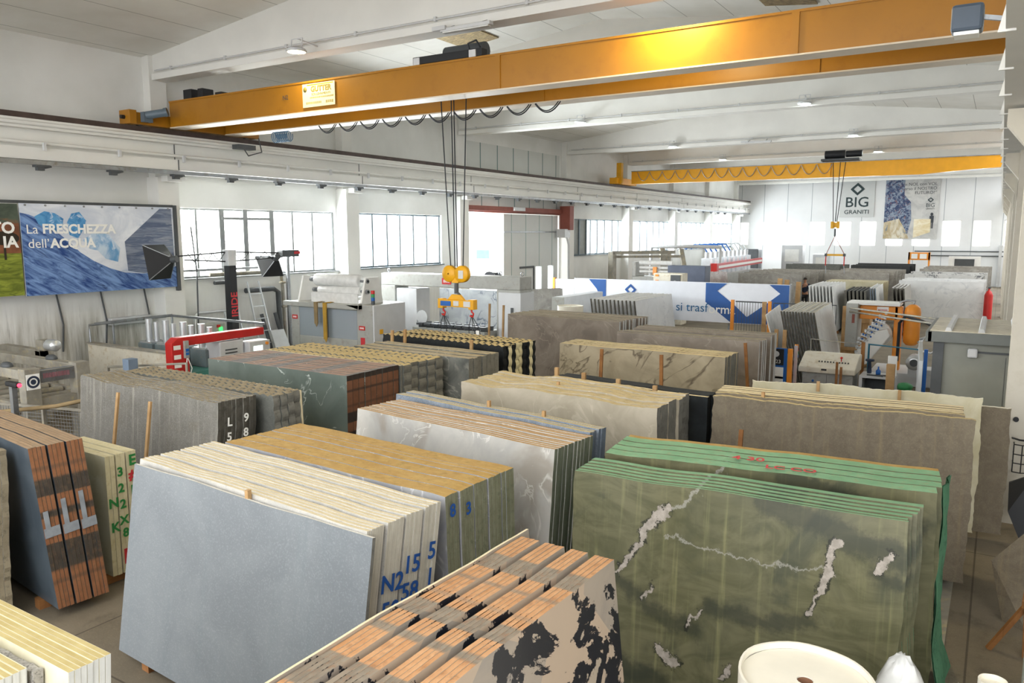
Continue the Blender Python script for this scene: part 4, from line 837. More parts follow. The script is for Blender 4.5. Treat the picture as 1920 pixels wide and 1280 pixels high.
# ------------------------------------------------------------------ machines along the window wall
def rollset(th, x0, x1, y, z, r, mat='plastic', core='steel', ov=.25):
    p = part(MB().lathe([(.03, x0), (r-.01, x0), (r, x0+.02), (r, x1-.02), (r-.01, x1), (.03, x1)], (0, y, z), 24, 0, 'x'), 'film_roll', M[mat], th)
    sub(MB().cyl((x0-ov, y, z), (x1+ov, y, z), .035, n=10).cyl((x0-ov, y, z), (x0-ov+.1, y, z), .06, n=10).cyl((x1+ov-.1, y, z), (x1+ov, y, z), .06, n=10), 'roll_shaft', M[core], p)
def LOGO(th, x, y, z, w=.2): marks(part(MB().box(x-w/2, x+w/2, y-.012, y, z-w*.28, z+w*.28), 'maker_badge', M['red'], th), x, y-.012, z, w*.7, w*.24, 4, M['inkw'])
fm = thing('film_wrapping_machine', 'tall grey machine with white film rolls on top and a glass front', 'machine', (-15.1, 15.7, 0))
f = MB().box(-16.6, -16.3, 15, 16.3, 0, 2.36).box(-14.15, -13.6, 15, 16.3, 0, 2.36).box(-16.3, -14.15, 15, 16.3, 2.2, 2.36).box(-16.3, -14.15, 15, 16.3, 0, 1.42).box(-16.3, -14.15, 16.2, 16.3, 1.42, 2.2)
part(f, 'housing', M['grey'], fm, .02)
part(MB().box(-16.75, -13.95, 14.85, 15.02, 2.24, 2.36).prism([(-14.5, 2.36), (-13.95, 2.24), (-13.95, 2.4)], 'y', 14.85, 15), 'front_lip', M['grey'], fm, .01)
gg = NT('smoky_glass'); gg.b.inputs['Alpha'].default_value = .45; gg = gg.out(hexc('#b9c2c9'), .05)
gl = part(MB().box(-16.3, -14.15, 15.02, 15.04, 1.42, 2.2), 'glass_front', gg, fm); sub(MB().box(-15.27, -15.21, 15.0, 15.03, 1.42, 2.2), 'glazing_bar', M['dgrey'], gl)
part(MB().cyl((-16.3, 15.4, 1.65), (-14.15, 15.4, 1.65), .07), 'inner_roller', M['steel'], fm)
for x in (-16.35, -14.05): part(MB().prism([(15.05, 2.36), (15.25, 3.05), (15.75, 3.05), (15.9, 2.36)], 'x', x-.03, x+.03), 'side_plate', M['white'], fm)
rollset(fm, -15.85, -14.25, 15.3, 2.95, .17); rollset(fm, -15.7, -14.2, 15.25, 2.68, .12); 
part(MB().box(-15.9, -14.2, 15.1, 15.14, 2.36, 2.62).bar((-15.9, 15.2, 2.5), (-14.2, 15.2, 2.5), .08), 'film_web', M['plastic'], fm)
part(MB().box(-13.6, -13.55, 15, 16.25, .2, 2.36), 'control_cabinet', M['lgrey'], fm, .01)
tl = part(MB().cyl((-13.75, 15.2, 2.36), (-13.75, 15.2, 2.46), .05), 'signal_lamp', M['dgrey'], fm)
for k, m in enumerate(('blue', 'green', 'red')): sub(MB().cyl((-13.75, 15.2, 2.46+.09*k), (-13.75, 15.2, 2.545+.09*k), .05), 'lens', M[m], tl)
LOGO(fm, -16.45, 15, 1.92); LOGO(fm, -13.97, 15, 1.75)
part(MB().box(-13.55, -13.53, 15.2, 15.32, 1.6, 1.72), 'main_switch', M['hookyel'], fm); part(MB().box(-14.02, -13.88, 14.985, 15, 1.2, 1.5), 'warning_label', M['inkr'], fm)
for x, lb, m in ((-15.45, 'khaki lifting sling looped over the front lip of the film machine', 'khaki'), (-15.12, 'yellow lifting sling hanging down the glass front of the film machine', 'strap')):
    o = thing('lifting_sling', lb, 'strap', (x, 14.83, 1.5))
    z1 = 1.72 if m == 'khaki' else 1.32
    part(MB().tube([(x-.05, 14.99, 2.372), (x-.05, 14.835, 2.372), (x-.05, 14.83, z1+.1), (x, 14.83, z1), (x+.05, 14.83, z1+.1), (x+.05, 14.835, 2.372), (x+.05, 14.99, 2.372)], .012, 6).box(x-.055, x-.0, 14.8, 14.815, z1+.08, 2.38).box(x+.005, x+.06, 14.8, 14.815, z1+.04, 2.38).box(x-.055, x+.06, 14.8, 15.2, 2.372, 2.382), 'webbing', M[m], o)
# portal machine with suction conveyor
pm = thing('portal_machine', 'grey steel portal over a suction conveyor in front of the second window', 'machine', (-15, 20.5, 0))
f = MB().box(-17.7, -12.2, 20, 20.7, 2.48, 2.88).box(-17.7, -17.1, 20, 20.7, 0, 2.48).box(-13.05, -12.2, 20, 20.7, 0, 2.48)
part(f, 'frame', M['grey'], pm, .02)
part(MB().box(-12.95, -12.15, 19.95, 20.75, .2, 2.4), 'leg_cover', paint('panel_white_grey', '#d4d6d8', .4, var=.03), pm, .01)
for z in (1.9, 1.75): part(MB().box(-12.5, -12.4, 19.93, 19.95, z-.1, z+.05), 'cover_handle', M['dgrey'], pm, .01)
part(MB().box(-16.95, -16.1, 19.9, 20.6, 1.0, 2.4), 'side_cabinet', M['lgrey'], pm, .02)
part(MB().cyl((-15.85, 19.9, 1.5), (-15.85, 19.84, 1.5), .22, n=28), 'cutting_disc_guard', M['lgrey'], pm)
LOGO(pm, -14.95, 20, 2.68, .36)
for x in (-17.6, -13.1, -12.3): part(MB().lathe([(.05, -.012), (.07, -.012), (.07, .012), (.05, .012), (.05, -.012)], (x, 20.3, 2.96), 16, 0, 'y'), 'lifting_eye', M['steel'], pm)
part(MB().box(-15.9, -13.1, 19.4, 20.2, 1.0, 1.22).box(-15.7, -15.55, 19.5, 20.1, 0, 1.0).box(-13.5, -13.35, 19.5, 20.1, 0, 1.0), 'conveyor_bed', M['grey'], pm, .01)
for k in range(9): part(MB().cyl((-15.7+.3*k, 19.5, 1.26), (-15.5+.3*k, 19.6, 1.26), .07).box(-15.75+.3*k, -15.5+.3*k, 19.42, 19.62, 1.3, 1.36).cyl((-15.6+.3*k, 19.9, 1.22), (-15.6+.3*k, 19.9, 1.36), .09), 'suction_cup', M['dgrey'], pm)
cb = thing('electric_cabinet', 'light grey electric cabinet left of the portal machine', 'cabinet', (-17.4, 18.9, 0)); part(MB().box(-18.0, -17.25, 18.7, 19.2, 0, 2.2), 'body', M['lgrey'], cb, .02); part(MB().box(-17.7, -17.6, 18.69, 18.7, 1.4, 1.6), 'handle', M['black'], cb); part(MB().cyl((-17.5, 18.9, 2.2), (-17.5, 18.9, 2.4), .14), 'fan_hood', M['white'], cb)
st = thing('access_stairs', 'small aluminium stairs with handrails beside the portal machine', 'stairs', (-15.9, 18.6, 0))
for y in (18.3, 18.9):
    part(MB().bar((-16.6, y, 1.2), (-15.4, y, .05), .04, .16), 'stringer', M['alu'], st); part(MB().tube([(-17.1, y, 1.2), (-17.1, y, 1.85), (-16.4, y, 1.85), (-15.3, y, .8), (-15.3, y, .1)], .025, 8), 'handrail', M['alu'], st)
part(MB().box(-17.2, -16.5, 18.3, 18.9, 1.15, 1.2), 'platform', M['steel'], st)
for k in range(4): part(MB().box(-16.5+.28*k, -16.25+.28*k, 18.32, 18.88, .92-.26*k, .95-.26*k), 'tread', M['steel'], st)
for x, lb in ((-15.0, 'first blue drum under the suction conveyor'), (-14.66, 'second blue drum under the suction conveyor'), (-14.3, 'blue drum with a yellow label under the suction conveyor')):
    o = thing('drum', lb, 'drum', (x, 18.9, 0), 0, 'blue drums under the conveyor'); MB().lathe([(0, 0), (.15, 0), (.155, .1), (.145, .3), (.155, .5), (.155, .96), (.13, 1.0), (0, 1.0)], n=20).build('body', M['blue'], o)
    if 'yellow' in lb: MB().box(-.07, .07, -.165, -.15, .6, .85).build('label', M['hookyel'], o)
# polishing line: white side panel, railing, red beam and control box
pl = thing('polishing_machine', 'polishing machine with a red arm, railing and four upright heads', 'machine', (-17.9, 12.1, 0))
part(MB().box(-19.9, -16.45, 11.1, 11.2, .15, 1.38), 'side_panel', M['cream'], pl, .01); part(MB().box(-19.92, -16.45, 11.06, 11.26, 1.38, 1.42), 'ledge', M['dusty'], pl)
part(MB().box(-19.8, -16.0, 11.3, 13.5, .1, .95), 'bed', M['teal'], pl)
part(MB().tube([(-19.85, 11.15, 1.4), (-19.85, 11.15, 1.86), (-19.8, 13.5, 1.9), (-16.0, 13.5, 1.9)], .03, 8).bar((-19.85, 11.3, 1.88), (-19.8, 13.5, 1.92), .06).bar((-19.8, 13.5, 1.9), (-15.95, 13.5, 1.9), .06).tube([(-19.7, 11.7, 1.0), (-19.7, 11.7, 1.85)], .03).tube([(-19.8, 13.5, .9), (-19.8, 13.5, 1.9)], .03), 'railing', M['steel'], pl)
for k in range(4):
    x = -18.75+.72*k
    h = part(MB().box(x-.3, x+.3, 11.95, 12.6, .95, 1.38), 'grinding_head', paint('machine_blue_grey', '#707c80', .5, dirt='#8f8c80') if k == 0 else bpy.data.materials['machine_blue_grey'], pl, .02)
    sub(MB().cyl((x-.16, 12.2, 1.38), (x-.16, 12.2, 1.95), .07).cyl((x+.0, 12.1, 1.38), (x+.0, 12.1, 2.0), .085).cyl((x+.17, 12.2, 1.38), (x+.17, 12.2, 1.92), .065).box(x-.25, x+.25, 11.98, 12.3, 1.36, 1.42), 'pneumatic_cylinder', M['alu'], h)
rp = part(MB().prism([(10.75, .85), (11.2, .85), (11.2, 1.62), (13.4, 1.64), (13.4, 1.83), (10.9, 1.83), (10.75, 1.72)], 'x', -16.1, -15.85), 'red_arm', M['red'], pl, .02)
for z, m in ((1.62, 'inkw'), (1.4, 'inkw'), (1.2, 'inkw')): sub(MB().box(-15.85, -15.846, 10.8, 10.98, z-.06, z+.04), 'notice_label', M[m], rp)
sub(MB().box(-15.85, -15.78, 11.05, 11.15, 1.35, 1.75), 'remote_control', M['grey'], rp); sub(MB().box(-15.78, -15.77, 11.06, 11.14, 1.5, 1.57).box(-15.78, -15.77, 11.06, 11.14, 1.42, 1.48), 'remote_button', M['blue'], rp)
sub(MB().tube([(-15.8, 11.1, 1.35), (-15.78, 11.05, 1.1), (-15.76, 11.12, .92), (-15.78, 11.2, 1.1), (-15.8, 11.12, 1.34)], .012, 5), 'coiled_lead', M['inkw'], rp)
part(MB().box(-16.2, -15.85, 10.8, 11.15, 0, .85), 'arm_foot', M['lgrey'], pl)
cb = part(MB().box(-16.4, -15.86, 12.05, 12.75, .2, 1.6), 'vented_cabinet', M['lgrey'], pl, .03)
sub(MB().box(-15.86, -15.85, 12.2, 12.55, 1.05, 1.08).box(-15.86, -15.85, 12.2, 12.55, 1.13, 1.16).box(-15.86, -15.85, 12.2, 12.55, 1.21, 1.24).box(-15.86, -15.85, 12.2, 12.55, 1.29, 1.32).box(-15.86, -15.85, 12.2, 12.55, 1.37, 1.4), 'vent_slots', M['dgrey'], cb)
ct = part(MB().box(-16.1, -15.7, 12.8, 13.45, 1.1, 1.52), 'control_panel', M['lgrey'], pl, .02); sub(MB().box(-15.7, -15.69, 12.92, 13.2, 1.2, 1.4), 'screen', M['screen'], ct); sub(MB().cyl((-15.7, 13.33, 1.44), (-15.66, 13.33, 1.44), .04), 'emergency_button', M['orange'], ct); sub(MB().cyl((-16, 13.1, .0), (-16, 13.1, 1.1), .08), 'pedestal', M['grey'], ct)
o = tag(MB().lathe([(0, 0), (.2, 0), (.22, .25), (.18, .55), (.1, .62), (0, .62)], n=14, wob=.12).build('rag_bag', M['cable'], None, (-16.55, 10.75, 0)), 'dark rag bag on the floor beside the red arm', 'bag'); o.scale = (.8, .8, 1.8)
# photo scanner post with two soft boxes
sc = thing('photo_scanner', 'tall black post with lattice arms carrying two black soft boxes', 'scanner', (-18.5, 14.53, 0))
part(MB().box(-18.62, -18.38, 14.42, 14.66, 0, 3.3), 'post', M['black'], sc, .01); part(MB().box(-18.62, -18.38, 14.4, 14.68, 3.3, 3.75), 'post_head', M['lgrey'], sc, .01)
text('IRIDE', .3, M['inkr'], sc, Vector((-18.37, 14.54, 2.2))-sc.location, (Euler(FX).to_matrix() @ Matrix.Rotation(R(90), 3, 'Z')).to_euler(), bold=.006)
for s_, ye in ((-1, 12.8), (1, 16.75)):
    y0 = 14.53+s_*.15; a = MB().bar((-18.5, y0, 3.68), (-18.5, ye, 3.6), .04).bar((-18.5, y0, 3.42), (-18.5, ye-s_*.3, 3.5), .04)
    for k in range(6): ya, yb_ = y0+(ye-s_*.4-y0)*k/6, y0+(ye-s_*.4-y0)*(k+1)/6; a.bar((-18.5, ya, 3.43 if k % 2 else 3.67), (-18.5, yb_, 3.67 if k % 2 else 3.43), .02)
    part(a, 'lattice_arm', M['black'], sc)
for c, d in (((-18.55, 12.75, 3.52), (-.75, -.3, -.12)), ((-18.5, 16.2, 3.45), (-.8, .15, -.5))):
    c = Vector(c); d = Vector(d).normalized(); a = d.cross(Vector((0, 0, 1))).normalized(); b = a.cross(d); w_ = .46 if c.y < 14 else .36; q_ = c+d*.45
    vs = [c+a*i*.08+b*j*.08 for i, j in ((-1,-1),(1,-1),(1,1),(-1,1))] + [q_+a*i*w_+b*j*w_ for i, j in ((-1,-1),(1,-1),(1,1),(-1,1))]
    bx = part(MB().add(vs, [(0,1,2,3),(4,7,6,5),(0,4,5,1),(1,5,6,2),(2,6,7,3),(3,7,4,0)]), 'soft_box', M['black'], sc)
    fr = MB()
    for i in range(4): fr.bar(vs[i], vs[4+i], .018)
    sub(fr, 'box_rib', M['steel'], bx);  part(MB().cyl(c-d*.15, c, .09), 'lamp_head', M['dgrey'], sc)
part(MB().box(-18.55, -18.3, 16.3, 16.95, 3.5, 3.7), 'camera_unit', M['dgrey'], sc, .01); part(MB().box(-18.4, -18.29, 16.75, 16.98, 3.58, 3.66), 'red_tag', M['inkr'], sc)
# roller machine with the eye mark, its motor, guard fence and hoses
rm = thing('roller_machine', 'dusty steel roller machine with a round blue eye mark', 'machine', (-16.5, 7.9, 0))
part(MB().box(-15.32, -15.08, 7.2, 7.48, 0, 1.72).box(-15.35, -15.08, 8.15, 8.42, 0, 1.72), 'post', M['dusty'], rm, .01)
part(MB().box(-15.26, -15.14, 7.48, 8.15, 1.42, 1.66), 'cross_plate', M['steel'], rm, .01)
marks(part(MB().box(-15.138, -15.134, 7.5, 8.13, 1.45, 1.63), 'name_strip', M['steel'], rm), -15.134, 7.8, 1.55, .5, .09, 9, paint('faded_red_ink', '#a0606a', .6), 'x')
part(MB().box(-15.28, -15.12, 7.48, 8.15, .95, 1.12).box(-15.28, -15.12, 7.48, 8.15, .84, .9), 'lower_rail', M['dusty'], rm)
ey = part(MB().box(-15.08, -15.07, 7.22, 7.46, 1.33, 1.62), 'eye_sign', M['inkw'], rm); sub(MB().lathe([(.075, 0), (.115, 0)], (-15.065, 7.34, 1.475), 24, 0, 'x').lathe([(0, 0), (.05, 0)], (-15.065, 7.34, 1.475), 20, 0, 'x'), 'eye_ring', M['navy'], ey)
for y in (7.34, 8.28): part(MB().box(-19.8, -15.3, y-.1, y+.1, 1.5, 1.68), 'long_beam', M['dusty'], rm, .01)
for k in range(7): part(MB().cyl((-15.6-.55*k, 7.2, 1.05), (-15.6-.55*k, 8.4, 1.05), .07, n=12), 'roller', M['dusty'], rm)
for y in (7.15, 8.5): part(MB().box(-19.8, -15.3, y-.05, y+.05, .9, 1.1).box(-19.6, -19.4, y-.05, y+.05, 0, .9).box(-17.4, -17.2, y-.05, y+.05, 0, .9), 'side_rail', M['dusty'], rm)
part(MB().lathe([(0, 0), (.1, 0), (.13, .04), (.13, .3), (.11, .34), (0, .36)], (0, 9.1, 1.75), 18, 0, 'x'), 'motor', M['alu'], rm).location += Vector((-17.9, 0, 0))
part(MB().box(-18.2, -17.85, 8.98, 9.22, 1.62, 1.85).box(-19.9, -18.1, 9.0, 9.2, 1.45, 1.62).box(-18.3, -18.1, 9.0, 9.2, 0, 1.6), 'gear_unit', M['dusty'], rm, .01)
for x, y in ((-16.0, 7.34), (-16.2, 8.28)): part(MB().ball((x, y, 1.7), .16, .1, .08, 10, 6), 'bearing_block', M['dgrey'], rm)
gf = thing('guard_fence', 'low wire mesh guard fence in front of the roller machine', 'fence', (-13.9, 7.3, 0))
f = MB()
for x, y in ((-15.9, 6.4), (-13.9, 6.9), (-12.6, 7.25)): f.box(x-.03, x+.03, y-.03, y+.03, 0, 1.25)
f.bar((-15.9, 6.4, 1.22), (-12.6, 7.25, 1.22), .04); f.bar((-15.9, 6.4, .15), (-12.6, 7.25, .15), .04); part(f, 'fence_frame', M['dusty'], gf)
f = MB()
for k in range(56): t_ = k/55; f.bar((-15.9+3.3*t_, 6.4+.85*t_, .15), (-15.9+3.3*t_, 6.4+.85*t_, 1.2), .006)
for k in range(17): f.bar((-15.9, 6.4, .17+.062*k), (-12.6, 7.25, .17+.062*k), .006)
part(f, 'mesh_panel', M['steel'], gf)
o = thing('sensor_post', 'thin steel post with a red sensor lamp at the picture edge', 'post', (-13.6, 6.3, 0)); MB().box(-.05, .05, -.04, .04, 0, 1.72).build('post', M['steel'], o); MB().box(-.16, .2, -.05, .05, 1.72, 1.8).build('sensor', M['black'], o, bevel=.02); MB().ball((.22, 0, 1.76), .035).build('lamp', M['redled'], o)
tag(MB().tube([(-16, 5.6, 1.2), (-14.2, 6.25, 1.22), (-13.2, 6.75, 1.35), (-12.4, 7.3, 1.55), (-12.2, 7.5, 1.6)], .035, 8).build('hose', M['khaki']), 'thick beige hose sagging in front of the roller machine', 'hose')
o = thing('pipe_rail', 'bent steel handrail behind the grey granite pack', 'rail', (-13.4, 9.2, 0)); part(MB().tube([(-15.6, 9.1, 0), (-15.6, 9.1, 1.45), (-13.7, 9.6, 1.62), (-13.7, 9.6, 0)], .03, 8), 'tube', M['dusty'], o); part(MB().box(-14.75, -14.55, 8.9, 9.1, 0, 1.72), 'post', paint('post_blue_grey', '#77879a', .5), o)
# pipes, ladders and boxes on the wall under the first window
tag(MB().tube([(-20.1, 15.2, 2.72), (-20.1, 15.75, 2.72), (-20.1, 15.85, 2.6), (-20.1, 15.9, 2.1), (-20.1, 15.85, 1.95)], .06, 8).build('drain_pipe', M['dgrey']), 'dark bent drain pipe under the first window', 'pipe')
tag(MB().tube([(-20.15, 14.5, .3), (-20.15, 14.5, 1.75), (-20.15, 14.6, 1.85), (-20.15, 15.8, 1.85), (-20.15, 15.85, 2.0)], .045, 8).build('water_pipe', M['alu']), 'pale water pipe with two bends behind the scanner post', 'pipe')
tag(MB().tube([(-20.05, 16.3, 2.42), (-20.05, 17.4, 2.42), (-20.05, 17.6, 2.3), (-20.05, 17.65, .3)], .085, 10).build('exhaust_pipe', M['dgrey']), 'thick dark exhaust pipe with one bend below the first window', 'pipe')
tag(MB().tube([(-20.05, 18.05, 0), (-20.05, 18.05, 3.45)], .07, 10).cyl((-20.05, 18.05, 3.42), (-20.05, 18.05, 3.5), .11).build('standpipe', M['steel']), 'upright grey standpipe with a flange crossing the first window', 'pipe')
tag(MB().tube([(-20.05, 15.0, 2.98), (-20.05, 17.3, 2.98), (-20.05, 17.75, 2.9), (-20.05, 17.8, 2.4), (-20.05, 17.85, .2)], .055, 8).lathe([(0, -.05), (.11, -.03), (.11, .03), (0, .05)], (-20.05, 17.8, 2.6), 14).lathe([(0, -.05), (.1, -.03), (.1, .03), (0, .05)], (-20.05, 17.83, 1.8), 14).build('compressed_air_pipe', M['dusty']), 'dusty pipe with two round valves along the first window sill', 'pipe')
tag(MB().bar((-20.2, 14.1, 3.12), (-20.2, 16.9, 3.12), .16, .07).build('wall_duct', M['steel']), 'flat perforated cable duct across the first window', 'duct')
def ladder(x, y, z1, lean, w_, label, n=6):
    o = thing('ladder', label, 'ladder', (x, y, 0)); 
    for s_ in (-1, 1): MB().bar((0, s_*w_/2, 0), (-lean, s_*w_/2*.8, z1), .03, .06).build('stile', M['alu'], o)
    for k in range(1, n): t_ = k/n; MB().bar((-lean*t_, -w_/2*(1-.2*t_), z1*t_), (-lean*t_, w_/2*(1-.2*t_), z1*t_), .03).build('rung', M['alu'], o)
ladder(-19.5, 15.6, 1.85, .4, .6, 'short step ladder leaning by the electric box under the first window', 5)
ladder(-19.3, 16.55, 2.7, .7, .55, 'taller ladder leaning on the wall right of the scanner post', 7)
eb = thing('electric_box', 'grey electric box with a glowing green button', 'box', (-19.9, 14.9, 1.1)); part(MB().box(-20.05, -19.7, 14.5, 15.2, 1.0, 1.55).box(-19.95, -19.8, 14.6, 14.7, 0, 1.0).box(-19.95, -19.8, 15.0, 15.1, 0, 1.0), 'box', M['grey'], eb, .02); part(MB().box(-19.7, -19.67, 14.98, 15.08, 1.3, 1.42), 'green_button', M['led'], eb); part(MB().box(-19.7, -19.66, 14.9, 15.0, 1.42, 1.5), 'red_switch', M['red'], eb)
jb = tag(MB().box(-20.3, -20.1, 11.9, 13.1, 1.75, 1.95).build('junction_box', M['lgrey'], bevel=.02), 'long flat grey junction box on the stained wall', 'box')
for y, lb in ((10.6, 'thin cable hanging down the stained wall below the banner text'), (11.75, 'conduit down the stained wall below the middle of the banner'), (13.0, 'thin conduit down the stained wall near the column'), (14.25, 'black cable dangling beside the banner edge')):
    zt = 4.4 if y > 14 else 2.7
    tag(MB().tube([(-20.26 if y < 14 else -19.76, y, zt), (-20.26 if y < 14 else -19.76, y+.12, zt*.7), (-20.26 if y < 14 else -19.76, y+.06, 1.2)], .022, 6).build('wall_cable', M['dgrey']), lb, 'cable')
for y, lb in ((16.9, 'dark tube leaning on the wall under the first window'), (17.45, 'upright black tube by the exhaust pipe')):
    tag(MB().cyl((-19.5, y, 0), (-19.9, y-.15, 1.65), .06).build('tube', M['dgrey']), lb, 'tube')
tag(MB().add([(-19.0, 16.7, 0), (-18.9, 17.25, 0), (-19.4, 17.2, 1.15), (-19.5, 16.75, 1.15), (-19.03, 16.7, 0), (-18.93, 17.25, 0), (-19.43, 17.2, 1.15), (-19.53, 16.75, 1.15)], [(0,1,2,3),(7,6,5,4),(0,4,5,1),(1,5,6,2),(2,6,7,3),(3,7,4,0)]).build('metal_sheet', M['alu']), 'bright metal sheet leaning below the first window', 'sheet')
# ------------------------------------------------------------------ long banner, gate and fence
lb_ = thing('long_banner', 'long white and blue banner with lettering stretched across the middle of the hall', 'banner', (-10.3, 28.0, 0))
part(MB().box(-14.5, -6.1, 27.99, 28.01, .95, 2.4), 'sheet', paint('white_vinyl', '#e6e8ee', .4, var=.03), lb_)
NAVY = paint('print_navy', '#2c5a9c', .4, var=.1, scale=2)
for pts in ([(-13.85, 2.38), (-13.1, 2.38), (-13.1, .97), (-13.25, 1.45), (-13.5, 2.0)], [(-9.08, 2.38), (-8.3, 2.38), (-8.65, 2.1), (-8.02, 1.62), (-8.12, .97), (-9.08, 1.68)], [(-8.12, .97), (-8.02, 1.62), (-7.55, 1.2), (-6.82, 1.75), (-6.42, 2.08), (-6.8, 2.38), (-6.12, 2.38), (-6.12, .97)]):
    part(MB().prism(pts, 'y', 27.975, 27.985), 'printed_shape', NAVY, lb_)
diamond(lb_, -12.05, 2.02, .24, .22, 27.97, NAVY)
text('si trasf', .46, paint('print_teal', '#2d6a96', .4), lb_, Vector((-8.98, 27.965, 1.45))-lb_.location, FY, 'lettering', 'RIGHT'); text('orma', .46, M['inkw'], lb_, Vector((-8.95, 27.962, 1.42))-lb_.location, FY, 'lettering', 'LEFT', .004)
for x in (-14.5, -12.4, -10.3, -8.2, -6.1): part(MB().box(x-.03, x+.03, 28.02, 28.08, 0, 2.42), 'banner_post', M['steel'], lb_)
gt = thing('mesh_gate', 'wire gate with orange posts in front of the lettered banner', 'gate', (-6.9, 26, 0))
for x in (-7.5, -6.28): part(MB().box(x-.05, x+.05, 25.95, 26.05, 0, 1.97), 'post', M['orange'], gt)
f = MB().bar((-7.4, 26, 1.92), (-6.38, 26, 1.92), .04).bar((-7.4, 26, .5), (-6.38, 26, .5), .04)
for k in range(12): f.bar((-7.36+.088*k, 26, .5), (-7.36+.088*k, 26, 1.92), .012)
part(f, 'wire_panel', M['dgrey'], gt); part(MB().box(-6.52, -6.38, 25.97, 26.0, .3, 1.95), 'plank', M['wood'], gt)
f2 = thing('mesh_fence', 'thin wire fence running from the gate towards the orange machine', 'fence', (-5, 26.4, 0)); f = MB().bar((-6.2, 26.2, 1.9), (-4.3, 26.4, 1.9), .03)
for k in range(7): f.bar((-6.2+.316*k, 26.2+.033*k, 0), (-6.2+.316*k, 26.2+.033*k, 1.9), .02)
part(f, 'fence_frame', M['dgrey'], f2)
for x, y, h, lb in ((-6.75, 29.0, 2.55, 'first of the pale upright timbers behind the banner end'), (-6.55, 29.2, 2.5, 'second of the pale upright timbers behind the banner end'), (-6.1, 29.0, 2.45, 'third of the pale upright timbers, standing beyond the banner end')):
    stake(x, y, 0, h, .05, .1, lb, .16, .08)
for x, lb in ((-8.3, 'brown timber blocks before the lettered banner'), (-7.0, 'brown timber blocks before the wire gate')):
    o = thing('timber_block', lb, 'timber', (x, 24.6, 0)); MB().box(-.32, -.02, -.15, .15, 0, 1.06).build('block', M['brick'], o, bevel=.02); MB().box(.0, .28, -.15, .15, 0, 1.05).build('block', M['brick'], o, bevel=.02)
gp = thing('grey_tank', 'long pale grey steel tank beside the white marble pack', 'tank', (-13.2, 25.8, 0)); part(MB().box(-13.4, -12.95, 24.2, 27.4, 0, 1.95), 'body', M['lgrey'], gp, .02); part(MB().box(-13.42, -12.93, 24.17, 24.2, .0, 1.95), 'end_plate', M['grey'], gp)
hb_ = thing('hoarding_panel', 'grey corrugated hoarding panel with orange edges beside the gate', 'panel', (-16.1, 31, 0)); part(MB().box(-17.0, -15.6, 30.9, 31.0, 0, 2.15), 'panel', M['lgrey'], hb_); part(MB().box(-17.1, -17.0, 30.88, 31.02, 0, 2.2).box(-15.6, -15.5, 30.88, 31.02, 0, 2.2), 'edge_post', M['orange'], hb_)
def roll(x, y, r, h, label, mat='foam', core=True, wob=.0, name='foam_roll'):
    o = thing(name, label, 'roll', (x, y, 0)); MB().lathe([(r*.12, .01), (r, .01), (r, .03)], n=40, wob=wob).lathe([(r, .01), (r, h+.012)], n=40, wob=wob).lathe([(r, h+.012), (r*.96, h+.012)], n=40, wob=wob).lathe([(r*.96, h+.012), (r*.955, h-.03)], n=40, wob=wob).lathe([(r*.955, h-.03), (r*.5, h-.024), (r*.12, h-.02)], n=40).lathe([(r*.12, h-.02), (r*.12, .02)], n=40).build('roll', M[mat], o)
    if core: MB().lathe([(r*.09, .02), (r*.118, .02), (r*.118, h-.03), (r*.09, h-.03), (r*.09, .02)], n=20).build('core', M['brick'], o)
    return o
roll(-11.75, 22.4, .42, 1.85, 'wide white foam roll standing by the grey tank')
# ------------------------------------------------------------------ orange bridge machine, cabin, desk, bench
om = thing('bridge_saw', 'orange bridge machine with rows of valves and a hanging orange tank', 'machine', (-2.8, 24, 0))
part(MB().box(-3.62, -3.3, 23.8, 24.6, .95, 2.2), 'end_housing', M['grey'], om, .02)
part(MB().box(-3.3, -2.3, 24.1, 24.6, 1.75, 2.14), 'bridge', M['orange'], om, .02); part(MB().box(-3.62, -2.25, 23.9, 24.7, 2.16, 2.24), 'top_cover', M['white'], om, .01)
marks(part(MB().box(-2.85, -2.55, 24.08, 24.1, 2.0, 2.12), 'maker_plate', M['inkw'], om), -2.7, 24.08, 2.03, .24, .04, 6, M['inkr'])
part(MB().box(-2.4, -2.2, 24.1, 24.4, .0, 2.14), 'column', M['orange'], om, .02)
part(MB().prism([(-3.3, .62), (-3.0, .5), (-2.42, 1.35), (-2.5, 1.55), (-2.85, 1.45), (-3.3, .85)], 'y', 23.6, 23.95), 'spindle_housing', M['white'], om, .03)
part(MB().lathe([(0, 0), (.32, 0), (.34, .05), (.34, .2), (0, .22)], (-2.75, 23.9, 1.35), 24, 0, 'y'), 'disc_guard', M['white'], om).location += Vector((0, 0, 0))
v = random.Random(4); vb = MB(); vk = MB()
for i in range(9):
    for j in range(4):
        x, z = -3.28+.085*i+.02*j, .75+.11*i+.13*j+.1
        if z < 2.0 and x < -2.55: vb.box(x-.03, x+.03, 23.62, 23.72, z-.04, z+.04); (vk if v.random() > .5 else vb).ball((x+.03, 23.6, z+.02), .028, n=8, k=5)
part(vb, 'valve_block', M['alu'], om); part(vk, 'valve_knob', M['blue'], om)
part(MB().box(-3.45, -3.38, 23.78, 23.8, 1.65, 1.9), 'warning_plate', M['rust'], om)
tk_ = part(MB().lathe([(0, 1.05), (.12, 1.07), (.2, 1.15), (.21, 1.3), (.21, 2.0), (.19, 2.12), (.1, 2.2), (0, 2.22)], (-1.95, 24.2, 0), 24), 'pressure_tank', M['orange'], om); sub(MB().tube([(-1.95, 24.2, 2.2), (-1.9, 24.2, 2.3), (-2.1, 24.2, 2.32), (-2.3, 24.3, 2.24)], .03, 6), 'tank_pipe', M['steel'], tk_)
